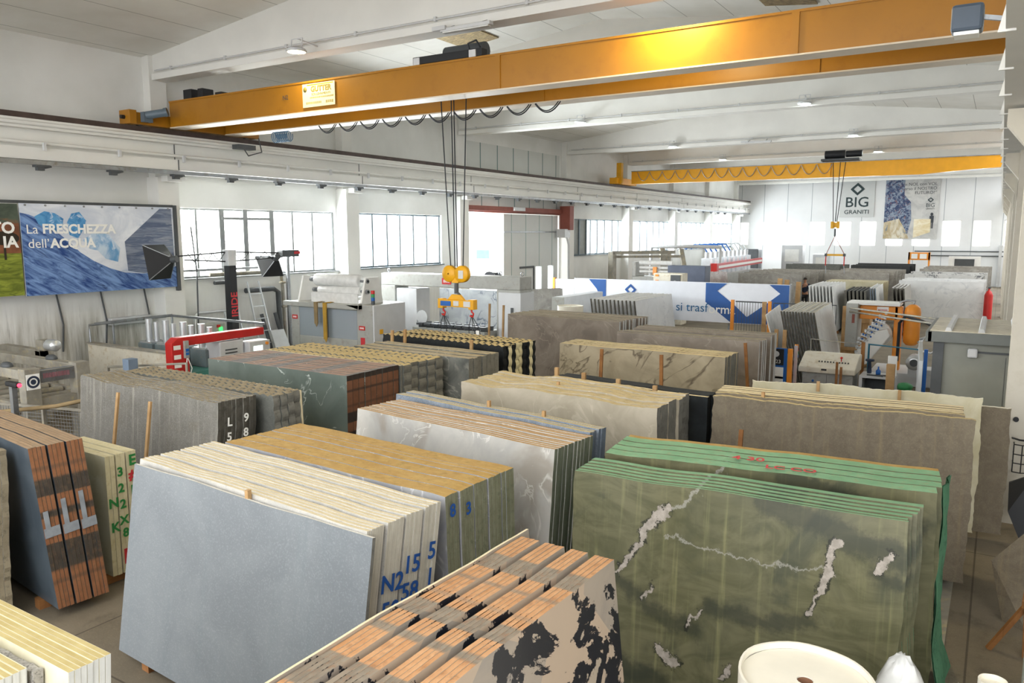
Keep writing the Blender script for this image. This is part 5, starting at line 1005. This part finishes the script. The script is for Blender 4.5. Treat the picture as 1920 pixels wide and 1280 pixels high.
part(MB().tube([(-3.5, 23.7, 2.08), (-.8, 20.0, 2.22)], .025, 6).tube([(-3.5, 23.7, 1.98), (-.8, 20.0, 2.1)], .025, 6), 'feed_pipe', M['dusty'], om)
part(MB().tube([(-2.2, 23.5, .7), (-2.2, 23.5, 1.75), (-2.05, 23.4, 1.95), (-1.6, 22.8, 1.9), (-1.2, 21.8, 1.85), (-.9, 20.8, 1.95)], .04, 8), 'black_hose', M['cable'], om)
part(MB().tube([(-1.7, 23.9, 1.3), (-1.35, 23.8, 1.45), (-1.15, 23.7, 1.15), (-1.4, 23.7, .95), (-1.75, 23.8, 1.0), (-1.6, 23.8, 1.35), (-1.75, 23.9, 1.2)], .03, 8), 'grey_hose', M['alu'], om)
part(MB().tube([(-1.5, 23.9, 1.5), (-1.2, 23.6, 1.6), (-.95, 22.9, 1.1)], .02, 6), 'grey_hose', M['dgrey'], om)
part(MB().box(-2.9, -.4, 23.6, 25.2, .0, .35).box(-1.9, -.4, 23.55, 23.6, .35, .5), 'bed', M['lgrey'], om, .02)
for x, y, z, r in ((-1.75, 23.2, .75, .2), (-1.15, 23.6, .75, .16)):
    m_ = part(MB().lathe([(0, 0), (r*.6, 0), (r, .05), (r, .4), (r*.7, .48), (0, .5)], (x, y-.2, z), 20, 0, 'y').box(x-r*.7, x+r*.7, y-.1, y+.2, .35, z), 'pump_motor', M['alu'], om); sub(MB().lathe([(0, -.005), (r*.5, -.005)], (x, y-.2, z), 16, 0, 'y'), 'fan_cowl', M['dgrey'], m_)
bo = thing('cabin', 'grey metal cabin with a ribbed pale roof behind the white column', 'cabin', (.3, 16, 0))
part(MB().box(-.78, 1.5, 15.0, 17.2, 0, 2.38), 'wall_shell', paint('cabin_grey', '#8b8c82', .6, var=.06), bo); part(MB().box(-.86, -.7, 14.93, 15.05, 0, 2.4).box(-.86, -.78, 14.95, 17.2, 2.2, 2.4), 'corner_post', M['dgrey'], bo); part(MB().box(-.95, 1.6, 14.85, 14.95, 2.36, 2.54).box(-.98, -.88, 14.85, 17.3, 2.36, 2.54), 'fascia', paint('cabin_trim', '#6f7370', .5), bo, .01)
rf = part(MB().box(-.92, 1.6, 14.9, 17.35, 2.5, 2.55), 'roof', paint('cabin_roof', '#dad4c4', .7, dirt='#b5ab97'), bo)
rb_ = MB()
for k in range(5): rb_.prism([(-.65+.48*k-.05, 2.55), (-.65+.48*k+.05, 2.55), (-.65+.48*k+.03, 2.61), (-.65+.48*k-.03, 2.61)], 'y', 14.92, 17.33)
sub(rb_, 'roof_rib', M['lgrey'], rf); part(MB().box(-.35, -.2, 14.9, 15, 2.12, 2.28), 'bulkhead_lamp', M['lgrey'], bo, .03); part(MB().box(-.2, .8, 14.97, 15, 2.2, 2.23).box(.3, .42, 14.95, 15, 2.17, 2.25), 'door_track', M['dgrey'], bo); part(MB().box(.2, .206, 14.992, 15, .1, 2.15), 'door_seam', M['dgrey'], bo)
dp = thing('door_panel', 'pale frame door standing open at the cabin corner', 'door', (-.98, 16, 0)); part(MB().box(-1.06, -1.0, 15.0, 15.06, 0, 2.0).box(-1.2, -1.14, 16.6, 16.66, 0, 2.15).bar((-1.03, 15.03, 1.97), (-1.17, 16.63, 2.12), .06).bar((-1.03, 15.03, 1.0), (-1.17, 16.63, 1.1), .05), 'frame', M['alu'], dp)
de = thing('control_desk', 'long beige control desk with a row of black switches', 'desk', (-3.3, 19.8, 0))
part(MB().box(-3.85, -2.72, 19.4, 20.2, 0, .9), 'cabinet', M['grey'], de, .01); dk = part(MB().prism([(19.25, .9), (20.25, .9), (20.25, 1.28), (19.95, 1.3), (19.25, 1.03)], 'x', -3.92, -2.66), 'console', M['cream'], de, .02)
for k in range(11): sub(MB().box(-3.5+.065*k-.012, -3.5+.065*k+.012, 19.5, 19.53, 1.09, 1.16), 'switch', M['black'], dk)
sub(MB().box(-3.4, -3.28, 19.24, 19.26, .97, 1.01), 'name_plate', M['black'], dk); part(MB().box(-3.25, -3.05, 19.38, 19.4, .55, .62), 'red_label', M['inkr'], de); part(MB().ball((-3.6, 19.39, .68), .03), 'blue_button', M['blue'], de); part(MB().box(-3.3, -3.295, 19.39, 19.4, .1, .85), 'door_seam', M['black'], de)
part(MB().cyl((-3.02, 19.6, 1.1), (-3.02, 19.6, 1.22), .012).ball((-3.02, 19.6, 1.25), .03), 'red_lever', M['red'], de)
be = thing('workbench', 'white workbench with an open shelf beside the control desk', 'bench', (-2.15, 19.9, 0))
part(MB().box(-2.6, -1.85, 19.5, 20.2, .84, .88), 'top', M['lgrey'], be); part(MB().box(-2.6, -2.53, 19.5, 20.2, 0, .84).box(-1.92, -1.85, 19.5, 20.2, 0, .84), 'side', M['lgrey'], be); part(MB().box(-2.53, -1.92, 20.15, 20.2, .1, .84).box(-2.53, -1.92, 19.6, 20.2, .3, .33), 'shelf', M['dgrey'], be)
tag(MB().lathe([(0, .88), (.05, .88), (.055, 1.0), (.02, 1.04), (.015, 1.1), (0, 1.1)], (-2.22, 19.7, .0), 14).build('spray_bottle', M['blue']), 'blue spray bottle on the white workbench', 'bottle')
tag(MB().box(-2.05, -1.85, 19.85, 19.88, .88, 1.35).build('clipboard', M['inkw'], bevel=.01), 'white clipboard sheet standing on the workbench', 'clipboard')
tag(MB().lathe([(0, .88), (.05, .88), (.05, .95), (.03, 1.15), (.1, 1.17), (.1, 1.21), (0, 1.21)], (-2.45, 20.0, 0), 12).build('desk_fan', M['navy']), 'small dark blue round tool on the workbench', 'tool')
tag(MB().bar((-2.45, 19.65, .895), (-2.1, 19.6, .895), .05, .03).bar((-2.3, 19.6, .9), (-2.0, 19.7, .9), .04, .03).build('spanner', M['dgrey']), 'dark spanner lying on the workbench', 'tool')
tag(MB().ball((-2.3, 19.85, .4), .14, .1, .07, 10, 6, 0, .2).build('rag', M['green']), 'green rag on the lower shelf of the workbench', 'rag')
bf = thing('blue_frame', 'blue and green tube frame behind the workbench', 'frame', (-2.0, 20.9, 0)); part(MB().tube([(-2.6, 20.9, 0), (-2.6, 20.9, 1.45), (-1.45, 20.9, 1.4), (-1.45, 20.9, 0)], .03, 6), 'tube', paint('tube_teal', '#2f6f86', .5), bf); part(MB().box(-1.38, -1.3, 20.85, 20.95, 0, 1.42), 'post', M['blue'], bf)
hr = thing('hand_rail', 'thin brown guard rail behind the control desk', 'rail', (-3.3, 20.8, 0)); part(MB().tube([(-3.95, 20.8, 0), (-3.95, 20.8, 1.5), (-2.75, 20.8, 1.45), (-2.75, 20.8, 0)], .02, 6), 'tube', M['dusty'], hr); part(MB().box(-2.76, -2.68, 20.78, 20.86, 0, 1.5), 'post', M['wood2'], hr)
o = tag(MB().ball((-1.5, 19.4, .32), .34, .26, .34, 16, 9, 0, .08).build('refuse_sack', paint('black_plastic', '#16201f', .2)), 'black plastic sack beside the workbench', 'sack')
tag(MB().ball((-1.62, 19.35, .74), .17, .14, .1, 12, 7, 0, .1).build('green_bag', M['green']), 'green bag lying on the black sack', 'bag')
cl_ = thing('calendar_board', 'blue board with a dark calendar, next to the taupe marble pack', 'board', (-4.1, 18.6, 0))
part(MB().box(-4.5, -4.05, 18.6, 18.64, 0, 1.52), 'board', M['blue'], cl_); part(MB().box(-4.03, -3.93, 18.58, 18.66, 0, 1.52), 'post', M['orange'], cl_)
cp = part(MB().box(-4.5, -4.12, 18.585, 18.6, 1.12, 1.5), 'calendar_picture', M['black'], cl_); text('2023', .12, M['inkw'], cp, (-4.3, 18.58, 1.2), FY); sub(MB().ball((-4.3, 18.585, 1.38), .08, .004, .07), 'printed_motif', M['lgrey'], cp)
for k in range(3): part(MB().box(-4.48, -4.12, 18.585, 18.6, .8-.22*k, 1.02-.22*k+.05), 'calendar_page', M['inkw'], cl_)
si = thing('signal_lamp', 'small stacked signal lamp in orange, red, green and blue', 'lamp', (-4.02, 19.45, 0)); part(MB().cyl((-4.02, 19.45, 0), (-4.02, 19.45, 1.2), .02), 'pole', M['steel'], si)
for k, m in enumerate(('blue', 'green', 'red', 'orange')): part(MB().cyl((-4.02, 19.45, 1.2+.08*k), (-4.02, 19.45, 1.275+.08*k), .045), 'lens', M[m], si)
tag(MB().box(-3.98, -3.9, 19.0, 19.02, .8, 1.55).box(-3.98, -3.9, 19.0, 19.02, 0, .8).build('leaflet_panel', M['alu']), 'narrow pale panel standing beside the calendar board', 'panel')
wc = thing('wooden_crate', 'tall wooden crate behind the white marble pack', 'crate', (-3.6, 26.4, 0))
for k in range(4): part(MB().box(-4.1+.2*k, -3.91+.2*k, 26.3, 26.34, .2, 1.9), 'board', M['wood'], wc)
part(MB().box(-4.1, -3.3, 26.27, 26.3, 1.4, 1.52).box(-4.1, -3.3, 26.27, 26.3, .5, .62).box(-4.1, -3.3, 26.34, 27, 0.02, 1.85), 'batten', M['wood'], wc)
# ------------------------------------------------------------------ far machines by the window wall
w2 = thing('film_wrapping_machine', 'distant machine with white rolls behind the long banner', 'machine', (-15.2, 38.5, 0))
part(MB().box(-16.3, -13.9, 38, 39.2, 0, 1.95).box(-16.3, -16.1, 38, 39.2, 1.95, 2.7).box(-14.1, -13.9, 38, 39.2, 1.95, 2.4), 'housing', M['grey'], w2, .02)
for k, z in enumerate((2.65, 2.4, 2.2)): part(MB().cyl((-16.0, 38.3, z), (-14.2, 38.3, z), .12 if k == 0 else .08), 'film_roll', M['plastic'], w2)
part(MB().box(-15.2, -15.0, 38.1, 38.2, 2.05, 2.45), 'orange_clip', M['orange'], w2)
rl = thing('foam_roll', 'orange and white wrapped roll lying behind the long banner', 'roll', (-14.6, 33, 0)); part(MB().cyl((-15.6, 33, 1.75), (-14.6, 33, 1.75), .2), 'orange_roll', M['orange'], rl); part(MB().cyl((-14.58, 33, 1.78), (-13.6, 33, 1.78), .24), 'white_roll', M['inkw'], rl); part(MB().box(-15.7, -13.5, 32.7, 33.3, 0, 1.5), 'stand', M['grey'], rl)
cc = thing('control_cabinet', 'cream control cabinet with orange knobs behind the long banner', 'cabinet', (-12.9, 34.5, 0)); part(MB().box(-13.6, -12.2, 34.2, 34.9, 0, 2.35), 'body', M['cream'], cc, .02); part(MB().box(-12.75, -12.3, 34.15, 34.2, 1.5, 2.28), 'door_opening', M['dgrey'], cc)
for z in (2.2, 1.95, 1.75): part(MB().box(-13.5, -13.35, 34.17, 34.2, z, z+.09), 'knob_plate', M['orange'], cc)
dc = thing('dark_cabinet', 'dark blue-grey cabinet behind the cream control cabinet', 'cabinet', (-12.4, 37, 0)); part(MB().box(-13.9, -12.0, 36.8, 37.6, 0, 2.6), 'body', paint('slate_enamel', '#50586a', .5), dc, .02)
pr = thing('polishing_line', 'long distant polishing line with a red rail and arcs of blue hoses', 'machine', (-15.8, 56, 0))
rr_ = part(MB().bar((-15.8, 50.4, 1.95), (-15.8, 62, 2.05), .2, .42).box(-16.0, -15.6, 50.2, 50.6, 0, 2.2), 'red_rail', M['red'], pr)
part(MB().bar((-15.68, 50.8, 1.95), (-15.68, 61.8, 2.05), .02, .16), 'rail_slots', M['inkw'], pr)
for k in range(10):
    y = 51.5+1.05*k
    hd = part(MB().box(-17.0, -16.4, y-.3, y+.3, 1.4, 2.5).cyl((-16.7, y, 2.5), (-16.7, y, 2.9), .15), 'polishing_head', M['alu'], pr)
    sub(MB().tube([(-16.7, y, 2.9), (-17.0, y, 3.35), (-17.6, y, 3.4), (-18.2, y, 3.1)], .05, 6), 'hose_arc', M['blue'] if k < 6 else M['alu'], hd)
part(MB().box(-18.5, -15.9, 50.5, 62.5, .2, 1.4), 'bed', M['grey'], pr); part(MB().box(-17.4, -16.2, 62.6, 63.8, 1.2, 2.9), 'end_unit', M['dgrey'], pr, .05)
cn = thing('loading_arm', 'grey steel pipework and arms in front of the far windows', 'machine', (-17, 44, 0))
part(MB().bar((-19.3, 42, 3.05), (-15.8, 43, 3.1), .18).bar((-19.3, 42.5, 2.8), (-15.5, 43.5, 2.85), .14).bar((-16.4, 43.5, 1.2), (-17.2, 44.5, 3.2), .3).bar((-15.4, 44, 1.2), (-16.2, 45, 3.2), .25).box(-19.5, -19.2, 41.9, 42.4, 0, 3.1).box(-16.8, -16.4, 43.3, 43.9, 0, 3.0), 'arm_frame', M['dusty'], cn)
part(MB().tube([(-18.5, 46, 1), (-18.5, 46, 3.3), (-16.5, 47, 3.35), (-14.9, 48.5, 3.3), (-14.9, 48.5, 2.3)], .12, 8), 'duct', M['lgrey'], cn)
for x, y, w_, h, lb, m in ((-14.0, 64.8, 1.6, 3.2, 'grey-framed white control box near the last window', 'lgrey'), (-11.9, 65.5, 1.3, 2.5, 'pale machine hood right of the far red rail', 'alu')):
    o = thing('machine_cabinet', lb, 'cabinet', (x, y, 0)); MB().box(-w_/2, w_/2, -.5, .5, 0, h).build('body', M[m], o, bevel=.03); MB().box(-w_/3, w_/3, -.52, -.5, h*.6, h*.9).build('door', M['white'], o)
of = thing('rack_frame', 'small orange framed shelf against the end wall', 'shelf', (-5.0, 64, 0)); part(MB().box(-5.7, -4.3, 63.9, 64.1, 2.2, 2.75).box(-5.7, -5.6, 63.9, 64.5, 0, 2.75).box(-4.4, -4.3, 63.9, 64.5, 0, 2.75), 'frame', M['orange'], of); part(MB().box(-5.5, -5.1, 63.85, 63.9, 2.3, 2.65).box(-4.95, -4.5, 63.85, 63.9, 2.3, 2.65), 'bin', M['inkw'], of)
pp = thing('wall_pipe', 'two thin dark pipes along the foot of the end wall', 'pipe', (-3, 70.7, 0)); part(MB().tube([(-5.9, 70.8, 2.7), (.2, 70.8, 2.7)], .05, 6).tube([(-6.0, 70.8, 2.35), (.2, 70.8, 2.35)], .05, 6), 'pipe', M['dgrey'], pp); part(MB().box(-.1, .1, 70.6, 71, 0, 3.2), 'riser', M['lgrey'], pp)
wb = thing('white_board', 'pale shelving with a small dark grid at the end wall', 'shelf', (-2.2, 68, 0)); part(MB().box(-3.3, -1.2, 67.9, 68.1, 0, 2.4), 'board', M['white'], wb); part(MB().box(-2.9, -1.6, 67.86, 67.9, 1.5, 2.2), 'grid', M['dgrey'], wb)
ex = thing('gas_cylinder', 'tall red cylinder by the far columns', 'cylinder', (-.3, 40, 0)); MB().lathe([(0, 0), (.16, 0), (.17, .05), (.17, 1.45), (.1, 1.62), (.04, 1.66), (.04, 1.75), (0, 1.75)], n=18).build('body', M['red'], ex); MB().cyl((0, 0, 1.75), (0, 0, 1.82), .06).build('valve', M['dgrey'], ex)
# a person between the far rows
pe = thing('person', 'person in a dark jacket standing between the far slab rows, hand raised to the face', 'person', (-8.68, 43.3, 0))
def skinbody(name, joints, edges, mat, parent, sub_=1):
    me = bpy.data.meshes.new(name); me.from_pydata([j[:3] for j in joints], edges, []); me.materials.append(mat)
    o = bpy.data.objects.new(name, me); C.objects.link(o); o.parent = parent
    md = o.modifiers.new('skin', 'SKIN'); md.use_smooth_shade = True
    for v_, j in zip(me.skin_vertices[0].data, joints): v_.radius = (j[3], j[4] if len(j) > 4 else j[3])
    me.skin_vertices[0].data[0].use_root = True
    s_ = o.modifiers.new('sub', 'SUBSURF'); s_.levels = s_.render_levels = sub_
    return o
J = [(0, 0, .98, .15, .12), (0, 0, 1.18, .14, .11), (0, 0, 1.4, .17, .12), (0, .0, 1.52, .06), (0, -.02, 1.6, .055), (0, -.03, 1.7, .085, .1), (0, -.02, 1.77, .07, .085),
     (-.2, 0, 1.45, .06), (-.25, -.02, 1.18, .048), (-.22, -.2, .98, .036), (.2, 0, 1.45, .06), (.27, -.12, 1.22, .048), (.12, -.26, 1.48, .036), (.09, -.22, 1.6, .034),
     (-.1, 0, .9, .09), (-.11, .0, .5, .062), (-.11, .02, .1, .045), (-.11, -.12, .05, .04), (.1, 0, .9, .09), (.12, -.03, .5, .062), (.12, .0, .1, .045), (.12, -.14, .05, .04)]
E_ = [(0, 1), (1, 2), (2, 3), (3, 4), (4, 5), (5, 6), (2, 7), (7, 8), (8, 9), (2, 10), (10, 11), (11, 12), (12, 13), (0, 14), (14, 15), (15, 16), (16, 17), (0, 18), (18, 19), (19, 20), (20, 21)]
skinbody('body', J, E_, M['skin'], pe)
skinbody('jacket', [(0, 0, .95, .175, .14), (0, 0, 1.18, .165, .13), (0, 0, 1.4, .19, .14), (-.21, 0, 1.45, .08), (-.26, -.02, 1.18, .065), (-.225, -.18, 1.0, .052), (.21, 0, 1.45, .08), (.28, -.12, 1.22, .065), (.14, -.25, 1.44, .052)], [(0, 1), (1, 2), (2, 3), (3, 4), (4, 5), (2, 6), (6, 7), (7, 8)], M['navy'], pe)
skinbody('trousers', [(0, 0, .95, .165, .135), (-.1, 0, .86, .105), (-.11, 0, .5, .08), (-.11, .02, .12, .065), (.1, 0, .86, .105), (.12, -.03, .5, .08), (.12, 0, .12, .065)], [(0, 1), (1, 2), (2, 3), (0, 4), (4, 5), (5, 6)], M['cable'], pe)
MB().ball((0, .0, 1.76), .098, .11, .085, 14, 8).build('hair', M['hair'], pe)
for sx in (-1, 1): MB().ball((sx*.035, -.125, 1.71), .012).build('eye', M['ink'], pe)
# ------------------------------------------------------------------ around the white column at the right
stake(-.1, 12.72, 0, 1.72, .29, .24, 'long orange-brown stick leaning by the white column', .045, .03, 'wood'); stake(-.02, 12.62, 0, 1.3, .26, .35, 'shorter stick crossing the long one by the white column', .04, .03, 'wood')
db = thing('gas_bottle', 'dark cylinder with cream bands behind the white column', 'cylinder', (.13, 14.6, 0)); MB().lathe([(0, 0), (.15, 0), (.155, .03), (.155, .8), (.1, .88), (0, .9)], n=20).build('body', M['black'], db)
for z in (.12, .42, .62): MB().lathe([(.157, z), (.158, z+.01), (.158, z+.05), (.157, z+.06)], n=20).build('band', M['cream'], db)
tc = thing('tool_stand', 'small white stand carrying a black tool with a red cap', 'stand', (-.05, 14.5, 0)); part(MB().box(-.3, -.06, 14.3, 14.7, .0, .98).box(-.33, -.03, 14.28, 14.72, .98, 1.02), 'stand', M['white'], tc); part(MB().ball((-.17, 14.5, 1.09), .15, .13, .07), 'tool_body', M['black'], tc); part(MB().ball((-.16, 14.5, 1.15), .08, .08, .05), 'red_cap', M['red'], tc)
wk = thing('wire_basket', 'black wire basket hung on the white column', 'basket', (.4, 12.9, .8)); f = MB()
for z in (.82, .95, 1.08, 1.22): f.tube([(.36, 13.0, z), (.36, 12.86, z), (.46, 12.84, z), (.54, 12.88, z), (.54, 13.02, z)], .008, 5)
for x, y in ((.36, 12.86), (.46, 12.84), (.54, 12.88)): f.tube([(x, y, .82), (x, y, 1.22)], .008, 5)
part(f.tube([(.34, 13.0, 1.28), (.42, 12.82, 1.3), (.56, 12.9, 1.28)], .015, 6), 'wire_frame', M['black'], wk)
tag(MB().cyl((.36, 13.03, 1.55), (.36, 13.0, 1.55), .035).build('socket', M['black']), 'small round black hole cover on the white column', 'socket')
tag(MB().add([(.33, 12.5, .75), (.62, 12.4, .95), (.65, 12.3, .35), (.5, 12.2, .05), (.34, 12.3, .4), (.33, 12.56, .75), (.62, 12.46, .95), (.65, 12.4, .35), (.5, 12.32, .02), (.34, 12.4, .4)], [(0,1,2,3,4),(9,8,7,6,5),(0,5,6,1),(1,6,7,2),(2,7,8,3),(3,8,9,4),(4,9,5,0)]).build('apron', M['black']), 'black sheet draped at the foot of the white column', 'sheet')
tag(MB().add([(.3, 9.6, 0), (.16, 9.9, .55), (.5, 9.9, 1.0), (.62, 9.9, .2), (.52, 9.45, 0), (.34, 9.7, 0), (.2, 9.97, .55), (.54, 9.97, 1.0), (.66, 9.97, .2), (.56, 9.52, 0)], [(0,1,2,3,4),(9,8,7,6,5),(0,5,6,1),(1,6,7,2),(2,7,8,3),(3,8,9,4),(4,9,5,0)]).build('stone_offcut', ST['umber']), 'brown stone offcut leaning at the right edge of the picture', 'stone')
tr_ = thing('timber_trestle', 'small wooden trestle at the right edge of the picture', 'trestle', (.45, 8.9, 0)); part(MB().bar((.18, 8.85, 0), (.5, 8.95, .55), .045).bar((.5, 8.85, 0), (.48, 8.95, .6), .06).bar((.46, 8.75, .58), (.5, 9.3, .6), .07), 'timber', M['wood2'], tr_)
for x, y, r, h, lb in ((.55, 8.0, .1, 1.75, 'tall milky film roll at the right edge, the taller of two'), (.5, 7.5, .09, 1.5, 'milky film roll at the right edge, the shorter of two')):
    roll(x, y, r, h, lb, 'plastic', False, .02, 'film_roll')
roll(.17, 6.0, .09, 1.12, 'narrow cream roll beside the leaning squared timber', 'foam', False, .02, 'film_roll')
tag(MB().bar((.3, 5.95, 0.04), (.46, 6.6, 1.45), .07, .1).build('squared_timber', M['wood']), 'yellow squared timber leaning at the lower right corner', 'timber')
big = roll(-.83, 4.72, .4, 1.5, 'big white foam roll standing before the green marble', 'foam', True, .012)
tag(MB().ball((-.38, 5.78, .63), .2, .18, .63, 24, 14, 0, .05, 3).build('crumpled_film', M['plastic']), 'crumpled milky film heap between the foam roll and the green marble', 'film')
tag(MB().ball((-.03, 6.2, .46), .14, .14, .46, 18, 10, 0, .12, 5).build('crumpled_film', M['plastic']), 'smaller crumpled film heap near the narrow cream roll', 'film')
g_ = MB(); gv = []
for k in range(13):
    t_ = k/12; z = 2.0*(1-t_); fl = max(0, t_-.72)*1.1
    for y, dx in ((7.55-fl*.4, 0), (7.7, .03), (7.85, .0), (7.98+fl, .03)): gv.append((-.27+dx+fl*.35+.012*math.sin(k*1.3+y*9), y, z))
g_.add(gv + [(x-.012, y, z) for x, y, z in gv], [(4*k+i, 4*k+i+1, 4*k+i+5, 4*k+i+4) for k in range(12) for i in range(3)] + [(52+4*k+i, 52+4*k+i+4, 52+4*k+i+5, 52+4*k+i+1) for k in range(12) for i in range(3)], 0, True)
tag(g_.build('green_fabric', ED['mintend']), 'green mesh fabric hanging down the end of the mint-topped slabs, flared at the floor', 'fabric')
tag(MB().box(-.32, -.2, 7.2, 10.4, 0, .02).build('floor_rail', M['dusty']), 'dusty steel floor rail between the slabs and the white column', 'rail')
# wooden stakes and wedges
stake(-10.62, 6.0, 0, 1.95, .05, .28, 'long orange stake, the taller of two in front of the grey granite pack'); stake(-9.88, 6.03, 0, 1.9, .05, .26, 'paler stake, right of the taller one in front of the grey granite pack')
stake(-9.6, 8.1, .0, 1.55, .28, .3, 'slanting stake leaning on the dark green marble pack', .07, .04)
for k, (x, y, z0, h) in enumerate(((-10.9, 12.6, 1.5, 2.16), (-10.55, 12.62, 1.5, 2.2), (-8.85, 12.72, 1.5, 2.1))): stake(x, 12.5, 0, h, .06, .06, ('first', 'second', 'third')[k]+' pale stake from the film machine, in front of the black granite pack', .06, .04)
for k, (x, h) in enumerate(((-10.0, 2.3), (-9.55, 2.28))): stake(x-1.75, 17.55, 0, h, .08, .0, ('first', 'second')[k]+' pale stake in front of the large taupe marble pack', .05, .04)
stake(-6.35, 13.28, 0, 2.0, .02, .1, 'brown stake in front of the brown veined marble pack', .06, .04, 'wood2'); stake(-4.95, 13.0, 0, 2.0, -.15, .3, 'dark brown stake leaning on the right half of the brown veined marble pack', .06, .04, 'wood2')
stake(-3.98, 15.4, 0, 2.0, -.25, .25, 'brown timber leaning on the end of the taupe marble pack', .06, .04, 'wood2')
stake(-2.6, 9.35, 0, 1.75, .0, .25, 'short brown stake in front of the umber stone pack', .05, .04, 'wood2')
stake(-3.0, 18.9, 0, 1.25, .0, .0, 'brown upright stake before the control desk', .05, .04, 'wood2'); stake(-2.9, 18.85, 0, 1.15, .0, .0, 'shorter brown stake beside the one before the control desk', .05, .04, 'wood2')
stake(-1.75, 17.6, 0, 1.5, .0, .0, 'thick pale timber upright left of the black plastic sack', .16, .12, 'wood')
for k, (x, y) in enumerate(((-4.72, 20.35), (-4.5, 20.3))): stake(x, y, 0, 1.75, .0, .0, ('first', 'second')[k]+' brown timber upright before the white pack beside the orange machine', .09, .06)
def wedge(x, y, z, label): return tag(MB().box(-.02, .02, -.02, .02, -.1, .045).build('wooden_wedge', M['wood'], None, (x, y, z)), label, 'wedge', 'wooden wedges between slabs')
wedge(-5.35, 4.27, 1.97, 'small wooden wedge behind the top of the blue-grey sheet')
wedge(-5.5, 8.24, 2.0, 'small wooden wedge on top of the blue-grey granite pair'); wedge(-4.6, 8.1, 2.0, 'second small wooden wedge on the blue-grey granite pair, nearer the green marble'); wedge(-5.3, 9.75, 2.02, 'small wooden wedge on top of the beige marble pack')
for k, x in enumerate((-5.6, -5.1, -4.5, -3.9)): stake(x-.2, 10.62-.05*k, 0, 2.1-.03*k, 0, 0, ('first', 'second', 'third', 'fourth')[k]+' wooden stake along the back of the beige marble pack', .06, .05)
wedge(-2.1, 11.73, 2.02, 'small brown wedge on the pale sheet pair, farther from the column'); wedge(-1.05, 11.86, 1.98, 'small brown wedge on the pale sheet pair, nearer the column'); wedge(-2.5, 10.2, 2.09, 'small brown wedge on top of the umber stone pack')
# stencilled marks on the banded pack
for i, zt in ((1, 1.22), (5, 1.32), (9, 1.36)):
    o = PACK['B4'][0][i]; L = max(v.co.x for v in o.data.vertices); q_ = MB().box(L+.012, L+.016, -.02, .03, .95, zt-.08).box(L+.012, L+.016, -.04, .12, .84, .95)
    q_ = q_.build('painted_patch', paint('chalk_white', '#8f9499', .8, var=.2, scale=9) if i == 1 else bpy.data.materials['chalk_white'], o)
